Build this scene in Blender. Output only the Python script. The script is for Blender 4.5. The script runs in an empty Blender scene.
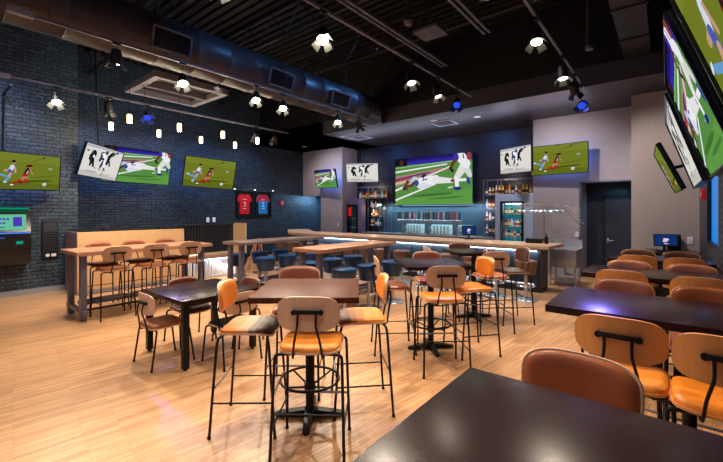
import bpy, bmesh, math, random
from mathutils import Vector, Matrix
R = math.radians
rnd = random.Random(7)
scene = bpy.context.scene
C = scene.collection

# ------------------------------------------------------------------ helpers
def lin(c):
    return tuple(((x/12.92) if x <= .04045 else ((x+.055)/1.055)**2.4) for x in c)

MATS = {}
def mat(name, rgb, rough=.5, metal=0., var=0., scale=8., stretch=(1,1,1), bump=0., bscale=None,
        emit=None, estr=0., coat=0., trans=0., ior=1.45, spec=None):
    if name in MATS: return MATS[name]
    m = bpy.data.materials.new(name); m.use_nodes = True
    nt = m.node_tree; N = nt.nodes; L = nt.links
    b = N['Principled BSDF']
    col = lin(rgb) + (1,)
    b.inputs['Base Color'].default_value = col
    b.inputs['Roughness'].default_value = rough
    b.inputs['Metallic'].default_value = metal
    b.inputs['Coat Weight'].default_value = coat
    b.inputs['Transmission Weight'].default_value = trans
    b.inputs['IOR'].default_value = ior
    if spec is not None: b.inputs['Specular IOR Level'].default_value = spec
    if emit is not None:
        b.inputs['Emission Color'].default_value = lin(emit) + (1,)
        b.inputs['Emission Strength'].default_value = estr
    tc = N.new('ShaderNodeTexCoord'); mp = N.new('ShaderNodeMapping')
    mp.inputs['Scale'].default_value = stretch
    L.new(tc.outputs['Object'], mp.inputs['Vector'])
    nz = N.new('ShaderNodeTexNoise'); nz.inputs['Scale'].default_value = scale; nz.inputs['Detail'].default_value = 5
    L.new(mp.outputs['Vector'], nz.inputs['Vector'])
    if var > 0:
        mx = N.new('ShaderNodeMix'); mx.data_type = 'RGBA'
        mx.inputs[6].default_value = tuple(v*(1-var) for v in col[:3])+(1,)
        mx.inputs[7].default_value = tuple(min(1, v*(1+var)) for v in col[:3])+(1,)
        L.new(nz.outputs['Fac'], mx.inputs[0]); L.new(mx.outputs[2], b.inputs['Base Color'])
    if bump > 0:
        bp = N.new('ShaderNodeBump'); bp.inputs['Strength'].default_value = bump; bp.inputs['Distance'].default_value = .01
        L.new(nz.outputs['Fac'], bp.inputs['Height']); L.new(bp.outputs['Normal'], b.inputs['Normal'])
    MATS[name] = m
    return m

def emat(name, rgb, s):
    if name in MATS: return MATS[name]
    m = bpy.data.materials.new(name); m.use_nodes = True
    nt = m.node_tree; nt.nodes.clear()
    e = nt.nodes.new('ShaderNodeEmission'); o = nt.nodes.new('ShaderNodeOutputMaterial')
    e.inputs[0].default_value = lin(rgb)+(1,); e.inputs[1].default_value = s
    nt.links.new(e.outputs[0], o.inputs[0]); MATS[name] = m
    return m

def brick_mat(name, ax, base, light, rough=.45):
    m = bpy.data.materials.new(name); m.use_nodes = True
    nt = m.node_tree; N = nt.nodes; L = nt.links; b = N['Principled BSDF']
    g = N.new('ShaderNodeNewGeometry'); s = N.new('ShaderNodeSeparateXYZ'); c = N.new('ShaderNodeCombineXYZ')
    L.new(g.outputs['Position'], s.inputs[0]); L.new(s.outputs[ax], c.inputs[0]); L.new(s.outputs[2], c.inputs[1])
    t = N.new('ShaderNodeTexBrick'); t.inputs['Scale'].default_value = 1.
    t.inputs['Brick Width'].default_value = .24; t.inputs['Row Height'].default_value = .076
    t.inputs['Mortar Size'].default_value = .011; t.inputs['Mortar Smooth'].default_value = .2
    t.inputs['Color1'].default_value = lin(base)+(1,); t.inputs['Color2'].default_value = lin(light)+(1,)
    t.inputs['Mortar'].default_value = tuple(v*.15 for v in lin(base))+(1,)
    t.inputs['Bias'].default_value = -.2
    L.new(c.outputs[0], t.inputs['Vector'])
    n = N.new('ShaderNodeTexNoise'); n.inputs['Scale'].default_value = 26; n.inputs['Detail'].default_value = 6
    L.new(g.outputs['Position'], n.inputs['Vector'])
    r = N.new('ShaderNodeValToRGB'); r.color_ramp.elements[0].position = .54; r.color_ramp.elements[1].position = .74
    r.color_ramp.elements[0].color = (0,0,0,1); r.color_ramp.elements[1].color = (1,1,1,1)
    L.new(n.outputs['Fac'], r.inputs[0])
    mx = N.new('ShaderNodeMix'); mx.data_type = 'RGBA'; mx.inputs[7].default_value = tuple(v*2.6 for v in lin(light))+(1,)  # pale flecks: light caught on rough brick faces, put into the colour
    mm = N.new('ShaderNodeMath'); mm.operation = 'MULTIPLY'; mm.inputs[1].default_value = .55
    L.new(r.outputs[0], mm.inputs[0]); L.new(mm.outputs[0], mx.inputs[0]); L.new(t.outputs['Color'], mx.inputs[6])
    L.new(mx.outputs[2], b.inputs['Base Color'])
    inv = N.new('ShaderNodeMath'); inv.operation = 'SUBTRACT'; inv.inputs[0].default_value = 1.
    L.new(t.outputs['Fac'], inv.inputs[1])
    ad = N.new('ShaderNodeMath'); ad.operation = 'ADD'; L.new(inv.outputs[0], ad.inputs[0]); L.new(n.outputs['Fac'], ad.inputs[1])
    bp = N.new('ShaderNodeBump'); bp.inputs['Strength'].default_value = .9; bp.inputs['Distance'].default_value = .012
    L.new(ad.outputs[0], bp.inputs['Height']); L.new(bp.outputs['Normal'], b.inputs['Normal'])
    b.inputs['Roughness'].default_value = rough
    return m

def floor_mat():
    m = bpy.data.materials.new('oak_strip_floor'); m.use_nodes = True
    nt = m.node_tree; N = nt.nodes; L = nt.links; b = N['Principled BSDF']
    g = N.new('ShaderNodeNewGeometry'); mp = N.new('ShaderNodeMapping')
    mp.inputs['Rotation'].default_value = (0,0,R(-82))
    L.new(g.outputs['Position'], mp.inputs['Vector'])
    t = N.new('ShaderNodeTexBrick'); t.inputs['Scale'].default_value = 1; t.offset = .37
    t.inputs['Brick Width'].default_value = .62; t.inputs['Row Height'].default_value = .034
    t.inputs['Mortar Size'].default_value = .0012; t.inputs['Mortar Smooth'].default_value = .5
    t.inputs['Color1'].default_value = lin((.86,.67,.49))+(1,); t.inputs['Color2'].default_value = lin((.74,.55,.39))+(1,)
    t.inputs['Mortar'].default_value = lin((.46,.32,.21))+(1,)
    L.new(mp.outputs[0], t.inputs['Vector'])
    mp2 = N.new('ShaderNodeMapping'); mp2.inputs['Rotation'].default_value = (0,0,R(-82)); mp2.inputs['Scale'].default_value = (1,1,1)
    L.new(g.outputs['Position'], mp2.inputs['Vector'])
    mp3 = N.new('ShaderNodeMapping'); mp3.inputs['Scale'].default_value = (1.5,40,1); L.new(mp2.outputs[0], mp3.inputs['Vector'])
    n = N.new('ShaderNodeTexNoise'); n.inputs['Scale'].default_value = 1.6; n.inputs['Detail'].default_value = 6
    L.new(mp3.outputs[0], n.inputs['Vector'])
    r = N.new('ShaderNodeValToRGB'); r.color_ramp.elements[0].position = .3; r.color_ramp.elements[1].position = .7
    r.color_ramp.elements[0].color = (.62,.57,.52,1); r.color_ramp.elements[1].color = (1.1,1.1,1.1,1)
    L.new(n.outputs['Fac'], r.inputs[0])
    mx = N.new('ShaderNodeMix'); mx.data_type = 'RGBA'; mx.blend_type = 'MULTIPLY'; mx.inputs[0].default_value = 1
    L.new(t.outputs['Color'], mx.inputs[6]); L.new(r.outputs[0], mx.inputs[7]); L.new(mx.outputs[2], b.inputs['Base Color'])
    b.inputs['Roughness'].default_value = .36
    bp = N.new('ShaderNodeBump'); bp.inputs['Strength'].default_value = .08; L.new(n.outputs['Fac'], bp.inputs['Height'])
    L.new(bp.outputs['Normal'], b.inputs['Normal'])
    return m

def wood(name, rgb, rough=.4, sx=1, sy=1, sz=1, var=.35, coat=0., spec=None):
    return mat(name, rgb, rough=rough, var=var, scale=3., stretch=(sx,sy,sz), bump=.03, coat=coat, spec=spec)

def link(name, bm, mats, parent=None, smooth=True, ang=35):
    me = bpy.data.meshes.new(name)
    bmesh.ops.recalc_face_normals(bm, faces=bm.faces[:])
    bm.to_mesh(me); bm.free()
    if not isinstance(mats, (list, tuple)): mats = [mats]
    for m in mats: me.materials.append(m)
    if smooth:
        me.polygons.foreach_set('use_smooth', [True]*len(me.polygons))
        me.set_sharp_from_angle(angle=R(ang))
    o = bpy.data.objects.new(name, me); C.objects.link(o)
    if parent: o.parent = parent
    return o

def thing(name, label, cat, loc=(0,0,0), rz=0., group=None, rot=None):
    o = bpy.data.objects.new(name, None); C.objects.link(o); o.empty_display_size = .05
    o.location = loc; o.rotation_euler = rot if rot else (0,0,rz)
    tag(o, label, cat, group); return o
def tag(o, label, cat, group=None):
    o['label'] = label; o['category'] = cat
    if group: o['group'] = group
    return o
def struct(name, bm, m, **k):
    o = link(name, bm, m, **k); o['kind'] = 'structure'; return o
KIDS = {}
def dup(root, loc, rz, label=None, group=None):
    def cp(o, par):
        c = o.copy(); C.objects.link(c)
        if par: c.parent = par
        for ch in list(o.children): cp(ch, c)
        return c
    kids = list(root.children)
    r = root.copy(); C.objects.link(r); r.location = loc; r.rotation_euler = (0,0,rz)
    if label: r['label'] = label
    if group: r['group'] = group
    for k in kids: cp(k, r)
    return r

def box(bm, x0,x1,y0,y1,z0,z1, mi=0, bev=0.):
    vs = [bm.verts.new((x,y,z)) for x in (x0,x1) for y in (y0,y1) for z in (z0,z1)]
    f = [(0,1,3,2),(4,6,7,5),(0,4,5,1),(2,3,7,6),(0,2,6,4),(1,5,7,3)]
    fs = [bm.faces.new([vs[i] for i in q]) for q in f]
    for q in fs: q.material_index = mi
    if bev > 0:
        es = list({e for q in fs for e in q.edges})
        r = bmesh.ops.bevel(bm, geom=es, offset=bev, segments=2, profile=.6, affect='EDGES')
        for q in r['faces']: q.material_index = mi
    return vs
def B(): return bmesh.new()
def boxo(name, m, dims, parent=None, bev=0.):
    bm = B(); box(bm, *dims, bev=bev); return link(name, bm, m, parent)

def tube(bm, pts, r=.011, n=8, mi=0, closed=False, radii=None):
    pts = [Vector(p) for p in pts]; rings = []
    up = Vector((0,0,1)); last = None
    for i, p in enumerate(pts):
        if closed: d = pts[(i+1)%len(pts)]-pts[i-1]
        elif i == 0: d = pts[1]-p
        elif i == len(pts)-1: d = p-pts[-2]
        else: d = (pts[i+1]-p).normalized()+(p-pts[i-1]).normalized()
        d.normalize()
        if last is None:
            a = d.orthogonal().normalized()
        else:
            a = last - d*last.dot(d); a.normalize()
        last = a; b = d.cross(a)
        rr = radii[i] if radii else r
        rings.append([bm.verts.new(p+(a*math.cos(2*math.pi*k/n)+b*math.sin(2*math.pi*k/n))*rr) for k in range(n)])
    m = len(rings)
    for i in range(m if closed else m-1):
        A, Bq = rings[i], rings[(i+1)%m]
        if closed and i == m-1:
            # match twist
            best = min(range(n), key=lambda s: (A[0].co-Bq[s].co).length)
            Bq = [Bq[(k+best)%n] for k in range(n)]
        for k in range(n):
            f = bm.faces.new([A[k],A[(k+1)%n],Bq[(k+1)%n],Bq[k]]); f.material_index = mi
    if not closed:
        bm.faces.new(rings[0]).material_index = mi; bm.faces.new(rings[-1][::-1]).material_index = mi

def bend(pts, rad=.04, n=4):
    pts = [Vector(p) for p in pts]; out = [pts[0]]
    for i in range(1, len(pts)-1):
        a, b, c = pts[i-1], pts[i], pts[i+1]
        r = min(rad, (a-b).length*.45, (c-b).length*.45)
        p, q = b+(a-b).normalized()*r, b+(c-b).normalized()*r
        for k in range(n+1):
            t = k/n; out.append(p*(1-t)**2+b*2*t*(1-t)+q*t*t)
    out.append(pts[-1]); return out

def lathe(bm, prof, cx=0, cy=0, n=24, mi=0, z0=0):
    rings = []
    for r, z in prof:
        if r <= 1e-6: rings.append([bm.verts.new((cx,cy,z+z0))])
        else: rings.append([bm.verts.new((cx+r*math.cos(2*math.pi*k/n), cy+r*math.sin(2*math.pi*k/n), z+z0)) for k in range(n)])
    for a, b in zip(rings, rings[1:]):
        for k in range(n):
            if len(a) == 1 and len(b) == 1: continue
            if len(a) == 1: f = bm.faces.new([a[0], b[k], b[(k+1)%n]])
            elif len(b) == 1: f = bm.faces.new([a[k], a[(k+1)%n], b[0]])
            else: f = bm.faces.new([a[k],a[(k+1)%n],b[(k+1)%n],b[k]])
            f.material_index = mi
    if len(rings[0]) > 1: bm.faces.new(rings[0]).material_index = mi
    if len(rings[-1]) > 1: bm.faces.new(rings[-1]).material_index = mi
def lathed(name, m, prof, parent=None, n=24, cx=0, cy=0, z0=0):
    bm = B(); lathe(bm, prof, cx, cy, n, z0=z0); return link(name, bm, m, parent)

def prism(bm, poly, z0, z1, mi=0, M=None):
    a = [bm.verts.new((p[0],p[1],z0)) for p in poly]; b = [bm.verts.new((p[0],p[1],z1)) for p in poly]
    n = len(poly)
    fs = [bm.faces.new(a[::-1]), bm.faces.new(b)]+[bm.faces.new([a[k],a[(k+1)%n],b[(k+1)%n],b[k]]) for k in range(n)]
    for f in fs: f.material_index = mi
    if M is not None:
        for v in a+b: v.co = M @ v.co
    return a+b

def sup(t, e=4.):
    c, s = math.cos(t), math.sin(t)
    return (abs(c)**(2/e)*(1 if c >= 0 else -1), abs(s)**(2/e)*(1 if s >= 0 else -1))

def plate(bm, W, H, fn, front, back, e=4., n=40, rings=7):
    """rounded plate; fn(u,v)->(point, normal) ; front/back = offset functions of r(0..1)"""
    side = []
    for off in (front, back):
        p, nn = fn(0,0); cen = bm.verts.new(Vector(p)+Vector(nn)*off(0)); rg = []
        for i in range(1, rings+1):
            r = 1-(1-i/rings)**1.6; row = []
            for k in range(n):
                a, b = sup(2*math.pi*k/n, e)
                p, nn = fn(a*r*W/2, b*r*H/2); row.append(bm.verts.new(Vector(p)+Vector(nn)*off(r)))
            rg.append(row)
        for k in range(n):
            bm.faces.new([cen, rg[0][k], rg[0][(k+1)%n]])
            for i in range(rings-1):
                bm.faces.new([rg[i][k], rg[i][(k+1)%n], rg[i+1][(k+1)%n], rg[i+1][k]])
        side.append(rg[-1])
    for k in range(n):
        bm.faces.new([side[0][k], side[0][(k+1)%n], side[1][(k+1)%n], side[1][k]])

def text_bm(bm, s, size, M, mi=0, ext=.001):
    cu = bpy.data.curves.new('t', 'FONT'); cu.body = s; cu.size = size; cu.extrude = ext; cu.align_x = 'CENTER'; cu.align_y = 'CENTER'
    o = bpy.data.objects.new('t', cu); C.objects.link(o)
    me = bpy.data.meshes.new_from_object(o)
    k = len(bm.verts); kf = len(bm.faces)
    bm.from_mesh(me); bm.verts.ensure_lookup_table(); bm.faces.ensure_lookup_table()
    for v in bm.verts[k:]: v.co = M @ v.co
    for f in bm.faces[kf:]: f.material_index = mi
    bpy.data.objects.remove(o); bpy.data.curves.remove(cu); bpy.data.meshes.remove(me)

# ------------------------------------------------------------------ camera
cam = bpy.data.cameras.new('camera'); co = bpy.data.objects.new('camera', cam); C.objects.link(co)
co.location = (0,0,1.7); co.rotation_euler = (R(90), 0, R(39.13))
cam.sensor_width = 36; cam.lens = 36*375.5/723; cam.shift_y = -20/723; cam.clip_start = .05; cam.clip_end = 100
scene.camera = co
scene.view_settings.view_transform = 'Standard'; scene.view_settings.look = 'None'
scene.view_settings.exposure = 0; scene.view_settings.gamma = 1

# ------------------------------------------------------------------ materials
M_black = mat('black_powder_steel', (.05,.05,.06), rough=.4, metal=.3)
M_matte = mat('matte_black_plastic', (.045,.045,.05), rough=.55)
M_chrome = mat('brushed_chrome', (.74,.76,.80), rough=.25, metal=.7, var=.05)
M_steel = mat('stainless_steel', (.72,.73,.75), rough=.32, metal=.45, var=.06)
M_gun = mat('blue_grey_steel', (.42,.42,.50), rough=.42, metal=.25, var=.12, scale=4)
M_shell = wood('ash_plywood_shell', (.84,.70,.60), .42, 14, 14, 1.5, .12)
M_edge = wood('beech_edge', (.80,.58,.38), .5)
M_orange = mat('orange_leather', (.90,.52,.16), rough=.36, var=.1, scale=6, bump=.06)
M_tan = mat('cognac_leather', (.62,.34,.20), rough=.33, var=.12, scale=6, bump=.06)
M_brown = mat('dim_lit_brown_leather', (.34,.20,.15), rough=.36, var=.12, scale=6, bump=.06)  # pads in weaker light, their shade put into the colour
M_mauve = mat('dim_lit_rose_leather', (.60,.36,.30), rough=.38, var=.1, scale=6, bump=.05)  # back pads that get less light, dimness put into the colour
M_peach = mat('peach_leather', (.90,.68,.50), rough=.4, var=.05, bump=.05)
M_greyl = mat('grey_leather', (.56,.52,.47), rough=.4, var=.05, bump=.05)
M_navyc = mat('black_leather', (.06,.06,.08), rough=.4, bump=.05)
M_blueL = mat('navy_blue_leather', (.06,.24,.42), rough=.33, var=.15, scale=5, bump=.05)
M_stoolb = mat('umber_leather', (.46,.34,.28), rough=.4, var=.15, scale=5, bump=.05)
M_top = wood('dark_walnut_laminate', (.15,.09,.10), .25, 3, 14, 1, .3, spec=.2)
M_topm = wood('mid_walnut_laminate', (.31,.17,.11), .4, 14, 3, 1, .5, spec=.05)
M_topc = wood('oak_butcher_block', (.74,.56,.44), .35, 14, 1.4, 1, .16)
M_topg = wood('grey_oak_top', (.55,.46,.42), .35, 14, 1.4, 1, .16)
M_barw = wood('bar_top_wood', (.82,.68,.56), .33, 1.2, 16, 1, .2)
M_pale = wood('pale_birch_panel', (.86,.68,.48), .42, 3, 3, .6, .08)
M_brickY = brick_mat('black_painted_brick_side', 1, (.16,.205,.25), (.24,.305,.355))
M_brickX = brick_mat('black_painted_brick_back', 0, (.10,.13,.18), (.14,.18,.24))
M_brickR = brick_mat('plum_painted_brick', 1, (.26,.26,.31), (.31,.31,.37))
M_paper = mat('taupe_grasscloth', (.60,.56,.55), rough=.75, var=.10, scale=30, stretch=(1,1,.08), bump=.25)
M_paper2 = mat('grey_linen_wallcovering', (.60,.57,.60), rough=.75, var=.09, scale=6, stretch=(1,1,1), bump=.15)
M_ceil = mat('black_painted_deck', (.055,.055,.06), rough=.7, var=.3)
M_joist = mat('black_painted_joist', (.15,.14,.15), rough=.55)
M_soff = mat('charcoal_soffit_paint', (.24,.235,.26), rough=.45, var=.05)
M_duct = mat('dark_duct_sheet', (.25,.23,.25), rough=.42, metal=.25, var=.18, scale=1.5)
M_white = mat('white_plate', (.85,.85,.87), rough=.5)
M_red = mat('alarm_red', (.8,.08,.1), rough=.4, emit=(.8,.1,.12), estr=.15)
M_glass = mat('clear_glass', (.9,.95,.95), rough=.03, trans=1., ior=1.3)
M_led = emat('led_strip_cool', (.75,.88,1.), 9)
M_ledw = emat('led_strip_warm', (1.,.86,.66), 9)
M_lens = emat('lamp_lens', (1.,.93,.8), 60)
M_lensd = emat('lamp_lens_dim', (1.,.93,.82), 9)
M_lensb = emat('lamp_lens_blue', (.2,.35,1.), .8)

# ------------------------------------------------------------------ room shell
XL, XL2, XR = -10.1, -12.1, .5
bm = B(); box(bm, -13.6, 4.5, -4.5, 13.6, -.1, 0); struct('floor', bm, floor_mat(), smooth=False)
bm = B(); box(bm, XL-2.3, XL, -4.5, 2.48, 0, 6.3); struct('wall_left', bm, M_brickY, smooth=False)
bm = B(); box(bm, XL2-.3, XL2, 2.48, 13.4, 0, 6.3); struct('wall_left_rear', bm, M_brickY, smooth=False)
# grey back wall on the left with a low passage, and its return
bm = B(); box(bm, -11.02, -9.84, 10.9, 11.9, 0, 4.2); box(bm, XL2, -11.02, 10.9, 11.1, 2.33, 4.2)
struct('wall_back_left', bm, M_paper2, smooth=False)
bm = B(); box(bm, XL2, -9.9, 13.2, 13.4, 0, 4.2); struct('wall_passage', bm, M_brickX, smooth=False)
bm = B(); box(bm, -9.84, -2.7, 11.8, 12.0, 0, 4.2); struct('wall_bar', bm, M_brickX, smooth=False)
# right back wall with the recess for the door
bm = B(); box(bm, -2.86, -1.71, 11.0, 12.1, 0, 4.2); box(bm, -1.71, -.6, 11.0, 11.2, 2.42, 4.2)
struct('wall_back_right', bm, M_paper2, smooth=False)
M_teal = mat('dark_teal_paint', (.10,.16,.22), rough=.5, var=.1, bump=.05)
bm = B(); box(bm, -1.75, -.3, 11.9, 12.1, 0, 2.6); struct('wall_recess', bm, M_teal, smooth=False)
bm = B(); box(bm, -1.71, -.6, 11.2, 11.9, 2.42, 2.5); struct('ceiling_recess', bm, M_teal, smooth=False)
bm = B(); box(bm, -.6, XR+.3, 10.0, 12.1, 0, 4.35); struct('wall_right_rear', bm, M_paper, smooth=False)
bm = B()
box(bm, XR, XR+.3, 3.2, 10.0, 0, 1.18); box(bm, XR, XR+.3, 3.2, 10.0, 2.75, 6.3)
box(bm, XR, XR+.3, 3.2, 6.5, 1.18, 2.75); box(bm, XR, XR+.3, 8.2, 10.0, 1.18, 2.75)
box(bm, XR, XR+.3, .2, 3.2, 0, 6.3)
struct('wall_right', bm, M_brickR, smooth=False)
bm = B(); box(bm, XR+.05, XR+.1, 6.5, 8.2, 1.18, 2.75)
struct('window_1', bm, mat('blue_lit_pane', (.02,.12,.2), rough=.3, emit=(.02,.50,.85), estr=.9))
bm = B()
for y0,y1,z0,z1 in ((6.5,6.56,1.18,2.75),(8.14,8.2,1.18,2.75),(6.56,8.14,1.18,1.23),(6.56,8.14,2.7,2.75)):
    box(bm, XR+.012, XR+.05, y0,y1,z0,z1)
struct('trim_1', bm, mat('dark_blue_frame',(.05,.12,.22),rough=.4))
# trims at the edge of the recess, and the door
bm = B(); box(bm, -1.75, -1.70, 10.97, 11.0, 0, 2.44); box(bm, -1.75, -.6, 10.97, 11.0, 2.42, 2.45)
struct('trim_2', bm, mat('steel_corner', (.45,.5,.6), rough=.3, metal=.8))
d = boxo('door_1', mat('charcoal_door', (.15,.17,.22), rough=.45), (-1.27,-.61,11.84,11.9,.01,2.06)); d['kind'] = 'structure'
bm = B(); box(bm, -1.33,-1.27,11.83,11.9,0,2.12); box(bm, -1.27,-.6,11.83,11.9,2.06,2.12)
link('door_frame', bm, mat('black_door_frame', (.07,.08,.10), rough=.4), d)
bm = B(); box(bm, -1.24,-1.19,11.825,11.84,.86,.98,bev=.004); tube(bm, bend([(-1.215,11.83,.92),(-1.215,11.79,.92),(-1.08,11.79,.92)],.02), .009)
link('door_handle', bm, M_chrome, d)
# ceilings
bm = B()
x = -12.4
while x < 4.4:
    pass; break
ny = 120
y = -4.5
k = 0
while y < 13.4:                                    # corrugated deck, ribs along X
    box(bm, -12.4, 4.5, y, y+.11, 6.0, 6.06); box(bm, -12.4, 4.5, y+.11, y+.2, 6.06, 6.1); y += .2
struct('ceiling', bm, M_ceil, smooth=False)
bm = B(); box(bm, XL2, -.0, 8.7, 11.8, 4.2, 4.6); box(bm, XL2, XL2+3.4, 8.7, 13.2, 4.2, 4.6); box(bm, 0.0, XR, 8.7, 10.0, 4.2, 4.6)
struct('ceiling_soffit', bm, M_soff, smooth=False)
bm = B(); box(bm, XL2, XR, 8.7, 8.85, 4.6, 6.0); struct('wall_fascia', bm, mat('matte_black_fascia',(.03,.03,.035),rough=.8), smooth=False)
# baseboards
bm = B(); box(bm, XL, XL+.02, -4.5, 2.48, 0, .11); struct('baseboard_left', bm, mat('grey_base',(.62,.64,.67),rough=.35,metal=.4))
bm = B(); box(bm, XL2, XL2+.02, 2.5, 10.9, 0, .11); struct('baseboard_left_rear', bm, mat('black_base',(.06,.06,.07),rough=.5))

# steel joists carry the deck, they run along X
def joist(X0):
    t = thing('steel_joist', 'black open web steel joist high under the ceiling deck', 'joist', (0,0,0), 0, 'ceiling joists')
    bm = B(); box(bm,X0,.47,-.04,.04,5.93,5.99); link('top_chord', bm, M_joist, t)
    bm = B(); box(bm,X0,.47,-.04,.04,5.36,5.41); link('bottom_chord', bm, M_joist, t)
    bm = B(); x = X0; s = 0
    while x < 0:
        tube(bm, [(x,0,5.40 if s else 5.94),(x+.45,0,5.94 if s else 5.40)], .014, 6); x += .45; s ^= 1
    link('web', bm, M_joist, t); return t
j0 = joist(-10.05); j0.location = (0,-.6,0); dup(j0, (0,1.3,0), 0)
j0 = joist(-12.05); j0.location = (0,3.2,0)
for yy in (5.1,7.0): dup(j0, (0,yy,0), 0)

# ------------------------------------------------------------------ duct work
t = thing('air_duct', 'large round dark spiral air duct running towards the bar', 'duct', (0,0,0))
DX, DZ, DR = -6.55, 4.52, .40
bm = B(); rr = []
yy = -4.0
prof = []
while yy < 8.2:
    prof += [(yy, DR), (yy+.02, DR+.012), (yy+.04, DR)]; yy += .6
prof.append((8.2, DR))
rings = [[bm.verts.new((DX+r*math.cos(2*math.pi*k/32), y, DZ+r*math.sin(2*math.pi*k/32))) for k in range(32)] for y, r in prof]
for a, b in zip(rings, rings[1:]):
    for k in range(32): bm.faces.new([a[k],a[(k+1)%32],b[(k+1)%32],b[k]])
link('duct_body', bm, M_duct, t)
bm = B()
tube(bm, [(DX,8.2,DZ),(DX,8.35,DZ),(DX+.05,8.5,DZ),(DX+.16,8.6,DZ+.04)], n=24, radii=[DR,DR,DR*.97,DR*.9]); link('end_cap', bm, mat('pale_cap',(.30,.31,.36),rough=.35,metal=.4), t)
for yv in (2.75, 4.95, 6.75):
    bm = B(); a = R(-16)
    cx, cz = DX+DR*math.cos(a)+.02, DZ+DR*math.sin(a)
    M = Matrix.Translation((cx, yv, cz)) @ Matrix.Rotation(-a, 4, 'Y')
    k0 = len(bm.verts)
    W, Hh = .62, .34
    for b_ in ((-.02,.03,-W/2,W/2,Hh/2-.03,Hh/2),(-.02,.03,-W/2,W/2,-Hh/2,-Hh/2+.03),(-.02,.03,-W/2,-W/2+.03,-Hh/2,Hh/2),(-.02,.03,W/2-.03,W/2,-Hh/2,Hh/2)):
        for v in box(bm, *b_): v.co = M @ v.co
    g = link('vent_grille', bm, mat('grille_frame',(.42,.42,.47),rough=.4,metal=.3), t)
    bm = B()
    for i in range(9):
        z = -Hh/2+.04+i*.032
        for v in box(bm, -.015,.02,-W/2+.03,W/2-.03,z,z+.008): v.co = M @ v.co
    link('louvre', bm, M_matte, g)
# square tray hung next to the duct
t = thing('ceiling_tray', 'pale grey framed square air return tray hung left of the round duct', 'tray', (-8.1,3.73,4.2))
bm = B()
for b_ in ((-.75,.75,-.75,-.63),(-.75,.75,.63,.75),(-.75,-.63,-.63,.63),(.63,.75,-.63,.63),(-.04,.04,-.63,.63)): box(bm, *b_, 0, .12)
link('frame', bm, mat('tray_grey',(.44,.43,.47),rough=.5), t)
boxo('backing', mat('tray_dark',(.15,.13,.14),rough=.6), (-.64,.64,-.64,.64,.125,.15), t)
bm = B()
for sx in (-.6,.6):
    for sy in (-.6,.6): tube(bm, [(sx,sy,.1),(sx,sy,1.75)], .006, 6)
link('hanger', bm, M_joist, t)
# rectangular duct at the right
t = thing('rectangular_duct', 'narrow black rectangular duct at the right above the tables', 'duct')
boxo('duct_body', mat('black_duct',(.14,.14,.15),rough=.5,var=.2), (-.62,-.22,-3,8.6,4.55,4.9), t, bev=.01)
for i in range(9): boxo('joint_flange', M_joist, (-.64,-.20,-2+i*1.2,-1.96+i*1.2,4.53,4.92), t)
# strut channels and sensors higher up
def strut(x0, z, y0, y1, label):
    t = thing('strut_channel', label, 'rail', (x0,0,z))
    for s in (-.05,.05): boxo('rail', M_gun, (s-.02,s+.02,y0,y1,0,.04), t)
strut(-3.95, 5.0, -3, 7.9, 'double steel strut channel above the round duct side')
strut(-2.6, 5.0, -3, 6.9, 'double steel strut channel over the middle of the room')
strut(-1.65, 5.0, -3, 6.3, 'double steel strut channel towards the right of the room')
t = thing('ceiling_speaker', 'flat square grey ceiling sensor panel hung at mid room', 'sensor', (-2.85,5.2,4.45))
boxo('panel', mat('sensor_grey',(.30,.30,.36),rough=.5), (-.2,.2,-.2,.2,0,.05), t, bev=.01)
lathed('dome', mat('dome_grey',(.35,.34,.33),rough=.3), [(0,-.02),(.02,-.018),(.03,0)], t, 12)
bm = B(); tube(bm, [(0,0,.05),(0,0,1.5)], .008, 6); link('stem', bm, M_joist, t)
t = thing('dome_camera', 'small round dome camera beside the square ceiling sensor', 'camera', (-2.97,4.75,4.5))
lathed('dome', mat('dome_smoke',(.4,.38,.36),rough=.15), [(0,-.07),(.05,-.05),(.07,0)], t, 16)
lathed('mount', M_joist, [(.08,0),(.08,.05),(.02,.06),(.02,1.45)], t, 16)
# pipes near the right ceiling
for i,(x,y,l) in enumerate(((-1.0,7.2,'short capped black pipe by the rectangular duct'),)):
    t = thing('ceiling_pipe', l, 'pipe', (x,y,0)); bm = B(); tube(bm, [(0,0,4.4),(0,0,5.95)], .05, 12); link('pipe', bm, M_joist, t)
    bm = B(); tube(bm, [(0,0,4.37),(0,0,4.43)], .06, 12); link('cap', bm, M_gun, t)

# ------------------------------------------------------------------ track lighting
def track(x, z, y0, y1, label):
    t = thing('lighting_track', label, 'track', (x,0,z))
    boxo('rail', M_gun, (-.018,.018,y0,y1,0,.035), t)
    bm = B(); y = y0+.15
    while y < y1: tube(bm, [(0,y,.03),(0,y,1.9)], .004, 5); y += 1.9
    link('hanger_wire', bm, M_joist, t)
    boxo('feed_box', mat('feed_grey',(.55,.55,.62),rough=.4), (-.04,.04,y0-.25,y0,-.02,.05), t, bev=.005)
track(-6.1, 4.1, 1.05, 8.0, 'lighting track hung beneath the round duct')
track(-8.4, 3.9, 1.15, 7.0, 'lighting track nearest the left brick wall')
track(-3.2, 4.1, -2.0, 7.6, 'lighting track down the middle of the room')
track(-1.26, 4.1, -2.0, 8.5, 'lighting track above the right hand tables')

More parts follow.
